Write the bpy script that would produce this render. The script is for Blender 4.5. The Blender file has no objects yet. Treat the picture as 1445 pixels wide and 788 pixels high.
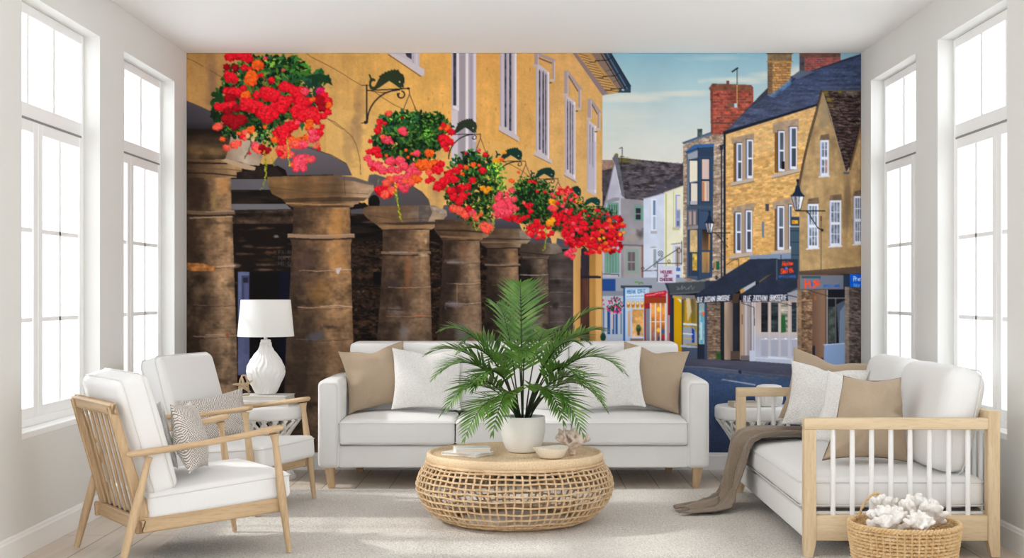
import bpy, bmesh, math, random
from mathutils import Vector, Matrix, Euler, noise
from mathutils.bvhtree import BVHTree
random.seed(11)
PI = math.pi
SC = bpy.context.scene
COL = SC.collection
# ---------------------------------------------------------------- mural print
# The wall mural is a flat printed picture. Its print is painted here with numpy in the
# mural's own coordinates and stored as a colour attribute of the mural's mesh.
import numpy as np
MX0, MY0, MX1, MY1, MS = 263.0, 75.0, 1215.0, 641.0, 2
MW, MH = int((MX1-MX0)*MS), int((MY1-MY0)*MS)
IMG = np.zeros((MH, MW, 3), np.float32)
GX, GY = np.meshgrid((np.arange(MW)+.5)/MS+MX0, (np.arange(MH)+.5)/MS+MY0)
GX = GX.astype(np.float32); GY = GY.astype(np.float32)
rs = np.random.RandomState(7)
_nc = {}
def vnoise(cx, cy, seed):
    """value noise, cell size in print pixels, -1..1"""
    k = (cx, cy, seed)
    if k not in _nc:
        r = np.random.RandomState(seed*7919+int(cx*13)+int(cy*101))
        nx, ny = int((MX1-MX0)/cx)+3, int((MY1-MY0)/cy)+3
        g = r.rand(ny, nx).astype(np.float32)*2-1
        fx = (GX[0]-MX0)/cx; fy = (GY[:, 0]-MY0)/cy
        ix = fx.astype(int); iy = fy.astype(int)
        tx = fx-ix; ty = fy-iy
        tx = tx*tx*(3-2*tx); ty = ty*ty*(3-2*ty)
        a = g[iy][:, ix]; b = g[iy][:, ix+1]; c = g[iy+1][:, ix]; d = g[iy+1][:, ix+1]
        tx = tx[None, :]; ty = ty[:, None]
        _nc[k] = ((a*(1-tx)+b*tx)*(1-ty)+(c*(1-tx)+d*tx)*ty).astype(np.float32)
    return _nc[k]
def fbm(cx, cy, seed, n=4):
    k = ('f', cx, cy, seed, n)
    if k not in _nc:
        s = 0; w = 1.0; t = 0
        for i in range(n):
            s = s+w*vnoise(max(cx/2**i, .6), max(cy/2**i, .6), seed+i); t += w; w *= .6
        _nc[k] = s/t*1.5
    return _nc[k]
def mbox(pts):
    p = np.asarray(pts, float)
    x0 = max(int((p[:, 0].min()-MX0)*MS)-1, 0); x1 = min(int((p[:, 0].max()-MX0)*MS)+2, MW)
    y0 = max(int((p[:, 1].min()-MY0)*MS)-1, 0); y1 = min(int((p[:, 1].max()-MY0)*MS)+2, MH)
    return (slice(y0, max(y1, y0)), slice(x0, max(x1, x0)))
def inside(pts, sl):
    X = GX[sl]; Y = GY[sl]
    m = np.zeros(X.shape, bool)
    n = len(pts)
    for i in range(n):
        xa, ya = pts[i]; xb, yb = pts[(i+1) % n]
        if ya == yb: continue
        c = (Y >= min(ya, yb)) & (Y < max(ya, yb))
        m ^= c & (X < (xb-xa)*(Y-ya)/(yb-ya)+xa)
    return m
def put(sl, m, col, a=1.0):
    t = IMG[sl]
    if callable(col): col = col(GX[sl], GY[sl], sl)
    col = np.asarray(col, np.float32)
    if col.ndim == 1: col = np.broadcast_to(col, t.shape)
    aa = (m*a)[..., None].astype(np.float32)
    t[...] = t*(1-aa)+col*aa
def P(pts, col, a=1.0, tex=None):
    """filled polygon; tex = (noise array, amount) brightens and darkens it"""
    sl = mbox(pts)
    if sl[0].stop <= sl[0].start or sl[1].stop <= sl[1].start: return
    m = inside(pts, sl)
    if tex is not None:
        c0 = col
        def col(X, Y, s, c0=c0):
            c = c0(X, Y, s) if callable(c0) else np.broadcast_to(np.asarray(c0, np.float32), X.shape+(3,))
            for (nz, am) in (tex if isinstance(tex, list) else [tex]):
                c = c*(1+nz[s]*am)[..., None]
            return c
    put(sl, m, col, a)
def R(x0, y0, x1, y1, col, a=1.0, tex=None): P([(x0, y0), (x1, y0), (x1, y1), (x0, y1)], col, a, tex)
def V(stops, axis='y'):
    """colour ramp along x or y"""
    ks = [s[0] for s in stops]; cs = np.array([s[1] for s in stops], np.float32)
    def f(X, Y, s):
        t = Y if axis == 'y' else X
        return np.stack([np.interp(t, ks, cs[:, i]) for i in range(3)], -1)
    return f
def L(pts, w, col, a=1.0):
    """polyline of width w"""
    for i in range(len(pts)-1):
        (xa, ya), (xb, yb) = pts[i], pts[i+1]
        dx, dy = xb-xa, yb-ya
        d = math.hypot(dx, dy) or 1e-6
        nx, ny = -dy/d*w/2, dx/d*w/2; ex, ey = dx/d*w*.25, dy/d*w*.25
        P([(xa+nx-ex, ya+ny-ey), (xb+nx+ex, yb+ny+ey), (xb-nx+ex, yb-ny+ey), (xa-nx-ex, ya-ny-ey)], col, a)
def E(cx, cy, rx, ry, col, a=1.0, rot=0.0, n=12, tex=None):
    c, s = math.cos(rot), math.sin(rot)
    P([(cx+rx*math.cos(t)*c-ry*math.sin(t)*s, cy+rx*math.cos(t)*s+ry*math.sin(t)*c) for t in [2*math.pi*i/n for i in range(n)]], col, a, tex)
def soft(cx, cy, rx, ry, col, a=1.0, nz=None):
    """soft blot"""
    sl = mbox([(cx-rx, cy-ry), (cx+rx, cy+ry)])
    d = ((GX[sl]-cx)/rx)**2+((GY[sl]-cy)/ry)**2
    if nz is not None: d = d*(1+nz[sl]*.8)
    m = np.clip(1-d, 0, 1)**1.2
    put(sl, m, col, a)
def arc(cx, cy, r, a0, a1, w, col, n=14, ry=None):
    ry = ry or r
    L([(cx+r*math.cos(math.radians(a0+(a1-a0)*i/n)), cy+ry*math.sin(math.radians(a0+(a1-a0)*i/n))) for i in range(n+1)], w, col)
def homog(q):
    """quad TL,TR,BR,BL -> function giving u,v"""
    A = []; b = []
    for (x, y), (u, v) in zip(q, ((0, 0), (1, 0), (1, 1), (0, 1))):
        A.append([x, y, 1, 0, 0, 0, -u*x, -u*y]); b.append(u)
        A.append([0, 0, 0, x, y, 1, -v*x, -v*y]); b.append(v)
    h = np.linalg.solve(np.array(A, float), np.array(b, float))
    def f(X, Y):
        w = h[6]*X+h[7]*Y+1
        return (h[0]*X+h[1]*Y+h[2])/w, (h[3]*X+h[4]*Y+h[5])/w
    return f
def cell(i, j, seed):
    h = np.sin(i*127.1+j*311.7+seed*74.7)*43758.5453
    return h-np.floor(h)
def bricks(q, nu, nv, c1, c2, mortar, seed=1, mw=(.08, .18), jit=.0, clip=None, amp=.06, rag=0.0):
    f = homog(q)
    c1 = np.array(c1, np.float32); c2 = np.array(c2, np.float32); mo = np.array(mortar, np.float32)
    def col(X, Y, s):
        u, v = f(X, Y)
        if rag: v = v+fbm(9, 5, seed+60, 2)[s]*rag/nv; u = u+fbm(7, 7, seed+70, 2)[s]*rag/nu
        vv = v*nv; j = np.floor(vv)
        uu = u*nu+.5*(j % 2)+jit*(cell(j, 0*j, seed)-.5); i = np.floor(uu)
        r = cell(i, j, seed)[..., None]
        c = c1*(1-r)+c2*r
        fu = uu-i; fv = vv-j
        m = ((fu < mw[0]) | (fv < mw[1]))[..., None]
        c = np.where(m, mo, c)
        return c*(1+fbm(5, 3, seed+30, 3)[s]*amp*2)[..., None]
    P(clip or q, col)
# --- lettering: a small stroke alphabet on a 4 x 6 grid
GL = {'A': '04-20-44,13-33', 'B': '00-06-36-45-44-33-03,33-42-41-30-00', 'C': '41-30-10-01-05-16-36-45', 'D': '00-06-26-44-42-20-00', 'E': '40-00-06-46,03-33',
      'F': '40-00-06,03-33', 'G': '41-30-10-01-05-16-36-45-43-23', 'H': '00-06,40-46,03-43', 'I': '20-26', 'L': '00-06-46', 'M': '06-00-23-40-46', 'N': '06-00-46-40',
      'O': '10-01-05-16-36-45-41-30-10', 'P': '06-00-30-41-42-33-03', 'R': '06-00-30-41-42-33-03,23-46', 'S': '41-30-10-01-02-13-33-44-45-36-16-05', 'T': '00-40,20-26',
      'U': '00-05-16-36-45-40', 'Z': '00-40-06-46', 'Y': '00-23-40,23-26', '&': '46-11-20-31-04-16-26-44', 'a': '12-32-43-46,44-14-05-16-36-45', 'e': '04-44-33-13-04-05-16-45',
      'i': '22-26,20-21', 'n': '02-06,03-22-33-36', 'm': '02-06,03-12-23-26,23-32-43-46', 't': '20-25-36,02-42', 'h': '00-06,03-23-34-36', 'r': '02-06,03-22-32', 's': '42-12-03-34-45-06', 'o': '12-03-05-16-36-45-43-32-12'}
GL['A'] = '06-20-46,14-34'
def text(s, x0, y0, x1, y1, h, w, col, skew=0.0, fill=.78):
    """letters along the baseline from (x0,y0) to (x1,y1)"""
    n = len(s); dx, dy = (x1-x0)/n, (y1-y0)/n
    for k, ch in enumerate(s):
        if ch not in GL: continue
        for st in GL[ch].split(','):
            pts = [(int(t[0])/4.0, int(t[1])/6.0) for t in st.split('-')]
            L([(x0+dx*k+gx*dx*fill+skew*(1-gy)*h, y0+dy*(k+gx*fill)-(1-gy)*h) for gx, gy in pts], w, col)
def scribble(pts, w, col): L(pts, w, col)

def paint():
    N1 = fbm(60, 60, 3); N2 = fbm(14, 14, 5); N3 = fbm(5, 5, 9, 3); NH = fbm(40, 6, 11); NV = fbm(6, 50, 13); NG = fbm(2.2, 2.2, 17, 2)
    # ---------------- sky
    R(845, 75, 1215, 300, V([(75, (142, 184, 201)), (110, (163, 197, 207)), (150, (189, 207, 209)), (200, (207, 214, 211)), (240, (221, 217, 207))]), tex=[(N1, .03)])
    def cloud(X, Y, s):
        return np.broadcast_to(np.array((224, 223, 210), np.float32), X.shape+(3,))
    for (cx, cy, rx, ry, a) in ((890, 138, 80, 9, .8), (960, 132, 60, 6, .75), (1040, 113, 55, 6, .8), (1090, 106, 40, 7, .7), (1010, 82, 60, 5, .3), (870, 165, 60, 20, .35), (1127, 100, 16, 10, .8), (915, 200, 80, 25, .3)):
        soft(cx, cy, rx, ry, (224, 223, 211), a, NH)
    # ---------------- yellow building
    yb = [(263, 75), (822, 75), (850, 134), (849, 500), (263, 500)]
    P(yb, V([(263, (196, 150, 88)), (300, (183, 139, 85)), (330, (190, 146, 84)), (420, (199, 152, 86)), (480, (206, 160, 92)), (560, (222, 171, 93)), (620, (226, 172, 92)), (680, (221, 166, 90)), (720, (217, 163, 88)), (760, (216, 165, 96)), (800, (209, 164, 104)), (849, (209, 163, 100))], 'x'), tex=[(N1, .05), (N2, .045), (NV, .035), (NG, .03)])
    P([(640, 75), (849, 75), (849, 140), (640, 110)], (196, 142, 76), .12)
    P([(460, 150), (850, 230), (850, 500), (460, 300)], (232, 190, 118), .28)
    for (x, y, a) in ((508, 150, .3), (503, 190, .4), (298, 130, .35), (300, 95, .3), (620, 255, .35), (612, 270, .3), (492, 205, .3), (302, 150, .3)):
        soft(x, y, 9, 45, (120, 92, 80), a, N2)
    for k in range(70):
        x, y = rs.uniform(590, 800), rs.uniform(90, 230)
        soft(x, y, rs.uniform(.6, 1.6), rs.uniform(1.5, 5), (150, 100, 50), rs.uniform(.2, .5))
    crk = (96, 68, 38)
    for l in ([(263, 82), (275, 87), (287, 94)], [(296, 99), (306, 105), (315, 110)], [(432, 75), (440, 81), (462, 92), (480, 102), (497, 113), (511, 121)], [(524, 126), (540, 138), (556, 148), (578, 158), (602, 172)],
              [(458, 166), (472, 172), (485, 182), (497, 193), (503, 205), (508, 225), (509, 247)], [(461, 167), (475, 177), (484, 183)], [(700, 225), (722, 233), (738, 242), (745, 248)], [(758, 256), (775, 264)]):
        L(l, .8, crk, .85)
    # ---------------- eaves
    P([(810, 75), (856, 75), (882, 130), (854, 134)], (187, 143, 86))
    for i in range(13):
        t = i/13.0
        x, y = 815+37*t, 76+54*t
        L([(x+2, y), (x+15+10*t, y+4)], 1.1, (120, 84, 48), .9)
        L([(x+3, y+2), (x+15+10*t, y+6)], .9, (222, 188, 130), .7)
    P([(834, 75), (853, 75), (886, 125), (872, 127)], (133, 112, 100))
    for t in (.15, .45, .75): L([(838+37*t, 78+50*t), (857+30*t, 78+42*t)], .8, (80, 66, 62))
    P([(808, 75), (813, 75), (857, 131), (858, 133), (850, 135)], (141, 120, 122))
    P([(851, 75), (862, 75), (877, 100), (890, 122), (890, 131), (878, 131), (880, 125)], (44, 58, 80))
    L([(856, 75), (886, 127)], 1.6, (92, 112, 136)); L([(862, 75), (890, 122)], 1.2, (28, 32, 44)); L([(848, 76), (880, 128)], 1.3, (36, 38, 50))
    for (x, y) in ((858, 84), (869, 106), (880, 124)): L([(x-26, y+4), (x-18, y+4), (x-17, y+1)], 1, (52, 44, 44)); L([(x-18, y+2), (x, y+1), (x+6, y-4)], 1.2, (34, 36, 46))
    P([(874, 126), (889, 126), (890, 131), (872, 131)], (50, 70, 86)); E(879, 127, 2, 1.5, (150, 190, 205))
    # ---------------- windows of the yellow building
    fr = (197, 187, 196); fs = (158, 147, 160); gl = (62, 60, 74); hi = (222, 216, 224)
    P([(556, 75), (592, 75), (592, 94), (586, 94)], fr); P([(572, 75), (581, 75), (581, 84), (574, 80)], gl); L([(583, 75), (583, 90)], 1.2, fs); L([(588, 75), (588, 91)], 1, hi)
    P([(547, 75), (557, 75), (599, 98), (599, 107), (594, 107)], (205, 196, 204)); L([(548, 77), (594, 108)], 1.3, (120, 80, 40))
    R(637, 75, 672, 240, (190, 180, 190), tex=[(NV, .05)]); R(639.7, 75, 643.8, 149, gl, tex=[(N3, .3)]); R(643.8, 75, 648, 150, hi); R(648, 75, 657, 236, (160, 151, 160)); R(657, 75, 661, 236, (228, 220, 222)); R(661, 75, 668, 236, (176, 166, 182)); L([(665, 75), (665, 236)], .8, (150, 140, 160)); R(668, 75, 672, 200, (214, 205, 212))
    P([(639, 149), (648, 151), (648, 157), (639, 153)], hi); R(637, 156, 648, 240, (205, 196, 203)); L([(647, 157), (647, 235)], .8, (140, 130, 140))
    def lancet(x0, x1, yt0, yt1, yb0, yb1, slits):
        P([(x0, yt0), (x1, yt1), (x1, yb1), (x0, yb0)], fr)
        P([(x1-2.6, yt1), (x1, yt1), (x1, yb1), (x1-2.6, yb1-1)], hi); P([(x0, yt0), (x0+2, yt0+.6), (x0+2, yb0+1), (x0, yb0)], (176, 165, 180))
        for (a, b, y0, y1) in slits:
            P([(a, y0+2), ((a+b)/2, y0-2), (b, y0+3), (b, y1+1), (a, y1)], gl, tex=[(fbm(3, 5, 21, 2), .5)])
            L([(b+1.6, y0), (b+1.6, y1)], .9, (165, 155, 170))
    lancet(705.5, 729, 75, 75, 178, 191, [(712, 714.4, 70, 179), (718.3, 721.4, 70, 184)])
    P([(704, 177), (729, 190), (733, 195), (733, 200), (704, 184)], (198, 187, 193)); L([(704, 184.5), (731, 200)], 1, (150, 105, 60))
    lancet(756, 775, 87, 102, 213, 226, [(760.5, 762.5, 99, 211), (765.3, 767.5, 101, 216), (769.6, 771.2, 105, 219)])
    P([(754, 213), (775, 225), (779, 226), (779, 231), (754, 219)], (196, 186, 194)); L([(754, 219.5), (777, 231)], 1, (140, 98, 60))
    lancet(797, 812, 133, 144, 243, 254, [(800, 801.5, 142, 239), (803.8, 805.4, 144, 244), (807.4, 808.6, 148, 246)])
    P([(796, 243), (812, 253), (814, 254), (814, 257), (796, 247)], (190, 180, 190)); L([(796, 247.5), (813, 257.5)], 1, (140, 98, 60))
    lancet(828.5, 841.5, 168, 178, 266, 275, [(832, 833.2, 176, 232), (836, 837.2, 180, 236)])
    R(830, 200, 841, 268, (170, 166, 184), .5); P([(828, 266), (841, 273), (842, 277), (828, 270)], (190, 180, 190))
    hd = (166, 148, 150)
    for (xl, yl, xr, yr, dl, dr) in ((754, 77, 783, 86, 16, 28), (796, 102, 820, 127, 32, 27), (829, 142, 847, 159, 26, 24)):
        R(xl, yl-2, xl+6.5, yl+dl, hd); L([(xl+4, yl-1), (xr, yr)], 4.2, hd); L([(xl+6, yl+5), (xr-3, yr+4)], 1.6, (92, 80, 88)); R(xr-4, yr-1, xr, yr+dr, hd)
        L([(xr-.6, yr), (xr-.6, yr+dr)], 1.2, (206, 196, 200)); L([(xl+5.6, yl), (xl+5.6, yl+dl)], 1, (203, 192, 195)); R(xr-7, yr+dr-2, xr, yr+dr+1, (196, 182, 176)); R(xl-2, yl+dl-2, xl+5, yl+dl+1.5, (190, 175, 170)); E(xr-6, yr+dr+3, 2, 1.2, (110, 84, 60))
    # ---------------- dark arcade behind the columns
    def arcade(X, Y, s):
        b = np.broadcast_to(np.array((23, 17, 14), np.float32), X.shape+(3,)).copy()
        st = np.clip(fbm(26, 4.5, 41)[s]-.28, 0, 1)[..., None]
        return b+st*np.array((98, 74, 54), np.float32)
    P([(263, 183), (300, 183), (390, 246), (520, 290), (620, 311), (700, 325), (745, 338), (809, 350), (809, 641), (263, 641)], arcade)
    # flat arch undersides
    ar = (88, 82, 88)
    P([(263, 142), (280, 149), (304, 160), (330, 200), (330, 215), (263, 184)], V([(142, (84, 79, 88)), (172, (66, 62, 68)), (184, (40, 36, 38))]))
    P([(263, 182), (330, 182), (330, 215), (263, 200)], (34, 27, 24))
    P([(372, 250), (384, 232), (398, 214), (422, 205), (440, 207), (468, 220), (490, 232), (497, 248)], V([(205, (103, 96, 102)), (248, (82, 76, 80))])); L([(420, 204), (468, 219), (489, 231)], .9, (70, 52, 36))
    P([(372, 250), (378, 236), (392, 234), (403, 240), (406, 249)], (24, 19, 18))
    P([(518, 262), (521, 247), (530, 246), (548, 252), (575, 258), (596, 271), (605, 282), (608, 293), (520, 293)], V([(246, (92, 86, 90)), (292, (76, 71, 74))], 'y')); E(528, 286, 8, 11, (16, 14, 14)); L([(548, 251), (578, 259), (604, 281)], .8, (80, 60, 40))
    P([(622, 305), (626, 290), (640, 288), (668, 296), (690, 306), (698, 315), (622, 314)], V([(288, (92, 88, 94)), (313, (66, 62, 68))]))
    P([(694, 326), (698, 309), (716, 308), (733, 316), (737, 327)], V([(308, (82, 77, 86)), (327, (58, 54, 62))]))
    P([(744, 343), (746, 325), (764, 328), (777, 336), (779, 345)], (76, 72, 82)); P([(784, 352), (786, 336), (797, 339), (806, 348), (806, 352)], (80, 76, 86))
    # gap between the first two columns: light slots, timbers, a pale door frame
    R(325, 253, 382, 268, (92, 88, 94)); R(325, 268, 392, 289, (33, 26, 22), tex=[(NH, .5)]); P([(325, 288), (404, 288), (413, 297), (325, 297)], (104, 101, 104)); R(325, 297, 414, 316, (50, 38, 30), tex=[(NH, .6), (N3, .3)]); L([(327, 297), (414, 296)], 1, (22, 18, 16))
    for (x0, x1, y, c) in ((338, 360, 348, (74, 58, 46)), (370, 392, 357, (84, 58, 40)), (355, 395, 374, (92, 70, 52)), (356, 393, 381, (106, 84, 66)), (333, 350, 340, (52, 40, 34)), (385, 395, 334, (120, 120, 128)), (358, 394, 367, (50, 38, 28)), (352, 380, 399, (64, 50, 42))):
        soft((x0+x1)/2, y, (x1-x0)/2, 2.4, c, .9, N3)
    R(336, 384, 352, 530, (88, 94, 128), tex=[(N2, .12)]); R(341, 389, 352, 470, (60, 62, 90)); R(343, 392, 350, 399, (36, 34, 44)); R(345, 400, 351, 500, (78, 82, 116)); R(352, 384, 395, 530, (16, 12, 12)); R(394, 384, 412, 540, (12, 14, 28))
    for (s, y) in (('FAIR', 359), ('FOR C', 367), ('HSID', 375)): text(s, 393, y, 411, y, 5, .8, (64, 60, 62))
    # rubble wall seen between the middle columns
    for q, sd in (([(496, 325), (542, 325), (536, 485), (498, 485)], 3), ([(606, 340), (624, 345), (618, 485), (608, 485)], 4), ([(677, 350), (689, 352), (686, 490), (680, 490)], 5)):
        bricks(q, max((q[1][0]-q[0][0])/26, .7), 26, (19, 13, 10), (48, 34, 26), (58, 44, 34), sd, (.0, .12), .9, amp=.35, rag=.5)
    R(496, 315, 540, 340, (26, 20, 17), tex=[(NH, .8)]); R(527, 384, 537, 402, (10, 9, 12))
    # ---------------- columns
    def column(left, right, top, bot, lit, dark, joints, seed, light=.0, pk=.78):
        """left/right: edge polylines (x at y); lit on the right, dark on the left"""
        ly = [p[1] for p in left]; lx = [p[0] for p in left]; ry = [p[1] for p in right]; rx = [p[0] for p in right]
        lit = np.array(lit, np.float32); dark = np.array(dark, np.float32)
        def col(X, Y, s):
            a = np.interp(Y, ly, lx); b = np.interp(Y, ry, rx)
            t = np.clip((X-a)/(b-a), 0, 1)
            k = np.interp(t, [0, .12, .32, .55, pk, .93, 1], [.02, .02, .2, .55, .95, .85, .66])
            k = np.clip(k*.92+fbm(16, 24, seed)[s]*.22+fbm(34, 40, seed+1, 2)[s]*.12, 0, 1.15)[..., None]
            c = dark*(1-k)+lit*k
            g = np.interp(Y, [top, top+(bot-top)*.45, bot], [.25, .6, 1.1])[..., None]
            gray = c.mean(-1, keepdims=True)*np.array((1.2, 1.06, .95), np.float32)
            c = c*(1-g*.55)+gray*g*.55
            st = np.clip(fbm(22, 16, seed+3)[s]-.2, 0, 1)[..., None]
            c = c*(1-st*.5)
            c = c*(1+fbm(4, 3, seed+5, 3)[s]*.11+fbm(30, 2.5, seed+8, 2)[s]*.05+fbm(10, 8, seed+9, 2)[s]*.08)[..., None]
            return c
        P(left+right[::-1], col)
        for (y, cj, th, ring) in joints:
            a = float(np.interp(y, ly, lx)); b = float(np.interp(y, ry, rx)); sag = (b-a)*.02
            pts = [(a+(b-a)*i/14.0, y+sag*math.sin(math.pi*i/14)+rs.uniform(-.5, .5)*(not ring)) for i in range(15)]
            if ring:
                pts[0] = (a-3*ring, y); pts[-1] = (b+3*ring, y)
                L([(x, y2) for x, y2 in pts], th, cj); L([(x, y2+th*.6) for x, y2 in pts], th*.42, (38, 28, 22), .85); L([(x, y2-th*.35) for x, y2 in pts[6:]], th*.3, (176, 148, 118), .6)
            else:
                L(pts[2:], th, cj, .75); L([(x, y2+1.3) for x, y2 in pts[2:]], .7, (48, 36, 30), .6)
    # column 1
    column([(263, 250), (263, 641)], [(326, 250), (326.5, 296), (328, 305), (331, 400), (334, 480), (337, 641)], 250, 600, (176, 132, 88), (58, 42, 32), [(300, (112, 90, 72), 6, 1), (376, (170, 112, 66), 2.2, 0), (474, (160, 128, 108), 1.6, 0), (430, (120, 96, 80), .8, 0)], 51, pk=.72)
    P([(263, 371), (285, 372), (303, 376), (303, 383), (268, 383), (263, 380)], (196, 124, 62), .7, tex=[(N3, .4)]); L([(306, 377), (332, 375)], 2, (190, 160, 136), .8); soft(330, 375, 12, 5, (196, 164, 140), .6, N3)
    L([(268, 308), (290, 307), (328, 306)], 2, (178, 148, 116), .8); L([(290, 473), (315, 473)], 1.4, (196, 166, 150), .8); E(321, 473, 2.5, 3, (150, 86, 58))
    for y in (353, 358, 364, 412, 440): L([(303, y), (330, y-1.5)], .7, (180, 150, 120), .35)
    soft(275, 270, 22, 26, (46, 34, 30), .75, N2); soft(315, 262, 12, 20, (178, 122, 68), .6, N2); soft(302, 284, 7, 14, (176, 146, 92), .6, N3); soft(270, 340, 14, 40, (52, 38, 30), .6, N2)
    # capital 1
    P([(263, 186), (322, 190), (330, 226), (318, 226), (263, 226)], V([(186, (36, 28, 24)), (205, (84, 66, 48)), (216, (104, 80, 52)), (226, (60, 46, 36))]), tex=[(N2, .25), (NH, .2)])
    P([(318, 225), (323, 208), (326, 190), (345, 180), (368, 195), (371, 220), (366, 234), (352, 233), (340, 229)], V([(320, (150, 128, 108)), (345, (176, 158, 138)), (371, (150, 130, 112))], 'x'), tex=[(N2, .1)])
    P([(263, 226), (318, 225), (343, 231), (340, 247), (334, 251), (263, 251)], V([(263, (62, 46, 36)), (300, (112, 86, 60)), (330, (176, 140, 100)), (343, (150, 118, 84))], 'x'), tex=[(N2, .18)])
    P([(312, 227), (318, 224), (345, 231), (361, 236), (360, 241), (345, 239)], (178, 150, 122)); L([(263, 230), (320, 231)], 2.2, (38, 30, 26)); L([(263, 244), (300, 245), (337, 249)], 2, (40, 30, 24), .85); L([(263, 238), (320, 239), (342, 241)], 1, (96, 74, 54)); L([(263, 226), (312, 227)], 1.4, (120, 94, 62), .7)
    P([(334, 243), (362, 240), (372, 232), (384, 232), (400, 247), (380, 252), (334, 251)], (34, 26, 24), tex=[(N2, .3)])
    # column 2
    column([(414, 290), (413.5, 326), (409, 336), (412, 346), (409, 410), (404, 480), (398, 641)], [(494, 290), (494.5, 328), (497, 336), (495, 346), (496, 400), (498.5, 480), (502, 641)], 290, 600, (182, 130, 78), (66, 48, 36), [(333, (150, 120, 96), 6, 1), (381, (176, 146, 124), 1.4, 0), (433, (180, 150, 126), 1.5, 0), (478, (120, 96, 82), 1, 0)], 61, pk=.7)
    soft(476, 318, 12, 28, (196, 138, 76), .7, N2); soft(478, 366, 14, 28, (188, 132, 76), .6, N2); soft(430, 370, 16, 26, (92, 68, 60), .6, N2); soft(450, 416, 20, 24, (150, 108, 56), .5, N2); P([(474, 379), (482, 378), (478, 387), (475, 386)], (196, 186, 192)); L([(470, 380), (494, 381)], 1.2, (190, 166, 150), .8)
    soft(445, 475, 16, 8, (86, 86, 100), .85, N3); soft(465, 462, 14, 3.5, (40, 32, 30), .7, N3); L([(452, 433), (478, 431), (497, 434)], 1.4, (206, 172, 140), .8); soft(486, 500, 14, 16, (156, 116, 86), .5, N2)
    # capital 2
    P([(377, 250), (470, 247), (500, 250), (527, 260), (528, 268), (519, 281), (514, 283), (507, 285), (505, 291), (494, 293), (415, 293), (404, 288), (398, 281), (384, 274), (379, 264)], V([(377, (122, 92, 58)), (440, (112, 82, 54)), (480, (104, 80, 58)), (500, (156, 126, 98)), (527, (178, 150, 122))], 'x'), tex=[(N2, .14), (NH, .14)])
    P([(470, 248), (500, 250), (527, 259), (526, 262), (500, 256), (484, 254)], (96, 84, 82), .9); L([(380, 264), (440, 272), (484, 272), (520, 274)], 1, (80, 58, 40), .7); P([(398, 281), (470, 278), (519, 279), (514, 284), (440, 285), (402, 286)], (66, 48, 36), .75, tex=[(N2, .2)]); L([(404, 287), (450, 289), (506, 288)], 1.6, (176, 138, 96), .8); L([(408, 292), (494, 292)], 1.4, (52, 38, 28)); L([(378, 249), (470, 247)], 1.2, (40, 32, 28)); L([(486, 250), (487, 276)], .9, (70, 54, 44), .7)
    P([(500, 289), (515, 286), (521, 292), (508, 302), (496, 300)], (22, 18, 18)); P([(494, 296), (516, 294), (518, 302), (495, 302)], (78, 74, 80))
    # column 3
    column([(540, 322), (540, 352), (538, 400), (532, 480), (526, 641)], [(606, 322), (606, 352), (607.5, 400), (609.5, 480), (612, 641)], 322, 600, (168, 128, 90), (58, 42, 33), [(357, (120, 96, 78), 4, .3), (405, (184, 150, 118), 1.2, 0), (446, (160, 120, 92), 1, 0)], 71, pk=.82)
    soft(575, 386, 7, 40, (150, 94, 58), .6, N2); soft(556, 402, 10, 9, (52, 46, 48), .8, N3); soft(560, 440, 12, 9, (120, 104, 98), .8, N3); soft(570, 470, 9, 18, (124, 118, 118), .75, N2); L([(544, 437), (570, 438)], 1.3, (44, 32, 30), .8); L([(569, 402), (569, 440)], .8, (90, 64, 50), .8); L([(585, 446), (600, 446)], 1.6, (186, 112, 80), .7); soft(597, 360, 7, 3, (206, 176, 140), .9, N3); L([(550, 356), (575, 356)], 1.6, (170, 152, 142), .6); soft(601, 341, 2.5, 5, (196, 170, 140), .8)
    P([(513, 294), (520, 291), (590, 290), (612, 290), (630, 297), (631, 304), (622, 314), (613, 322), (606, 325), (540, 325), (532, 318), (518, 308), (512, 301)], V([(512, (96, 74, 54)), (560, (112, 84, 60)), (592, (104, 88, 78)), (605, (160, 134, 110)), (631, (172, 148, 124))], 'x'), tex=[(N2, .16), (NH, .16)])
    P([(591, 291), (606, 290), (610, 300), (604, 313), (591, 314)], (88, 80, 78), .8, tex=[(N3, .2)]); P([(532, 315), (606, 313), (622, 313), (612, 317), (560, 318)], (52, 40, 34), .8); P([(532, 318), (560, 318), (612, 317), (613, 322), (540, 324)], (150, 114, 78), .8, tex=[(N2, .15)]); L([(540, 324.5), (607, 323.5)], 1.2, (48, 36, 28)); L([(514, 303), (560, 310), (604, 308)], .8, (70, 54, 40), .6); P([(608, 291), (628, 297), (629, 304), (614, 300)], (150, 138, 128), .6, tex=[(N3, .3)])
    # column 4
    column([(625, 338), (623, 400), (617, 480), (612, 641)], [(677, 338), (678, 400), (681, 490), (684, 641)], 338, 600, (160, 126, 94), (52, 38, 30), [(370, (132, 112, 98), 2.6, 0), (400, (176, 146, 118), 1.3, 0), (428, (190, 166, 146), .9, 0)], 81, pk=.84)
    soft(640, 370, 14, 5, (140, 126, 122), .6, N3); soft(640, 430, 12, 6, (128, 118, 124), .8, N3); soft(652, 470, 12, 18, (120, 116, 124), .7, N2); soft(634, 398, 10, 22, (44, 34, 30), .7, N2); L([(645, 402), (645, 432)], .8, (170, 140, 120), .7); soft(655, 350, 6, 20, (120, 76, 50), .6, N2)
    P([(614, 310), (690, 311), (697, 318), (698, 325), (690, 333), (682, 338), (677, 341), (625, 341), (620, 334), (613, 325)], V([(613, (74, 56, 44)), (650, (96, 72, 52)), (684, (112, 90, 68)), (698, (134, 112, 90))], 'x'), tex=[(N2, .2), (NH, .2)])
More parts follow.
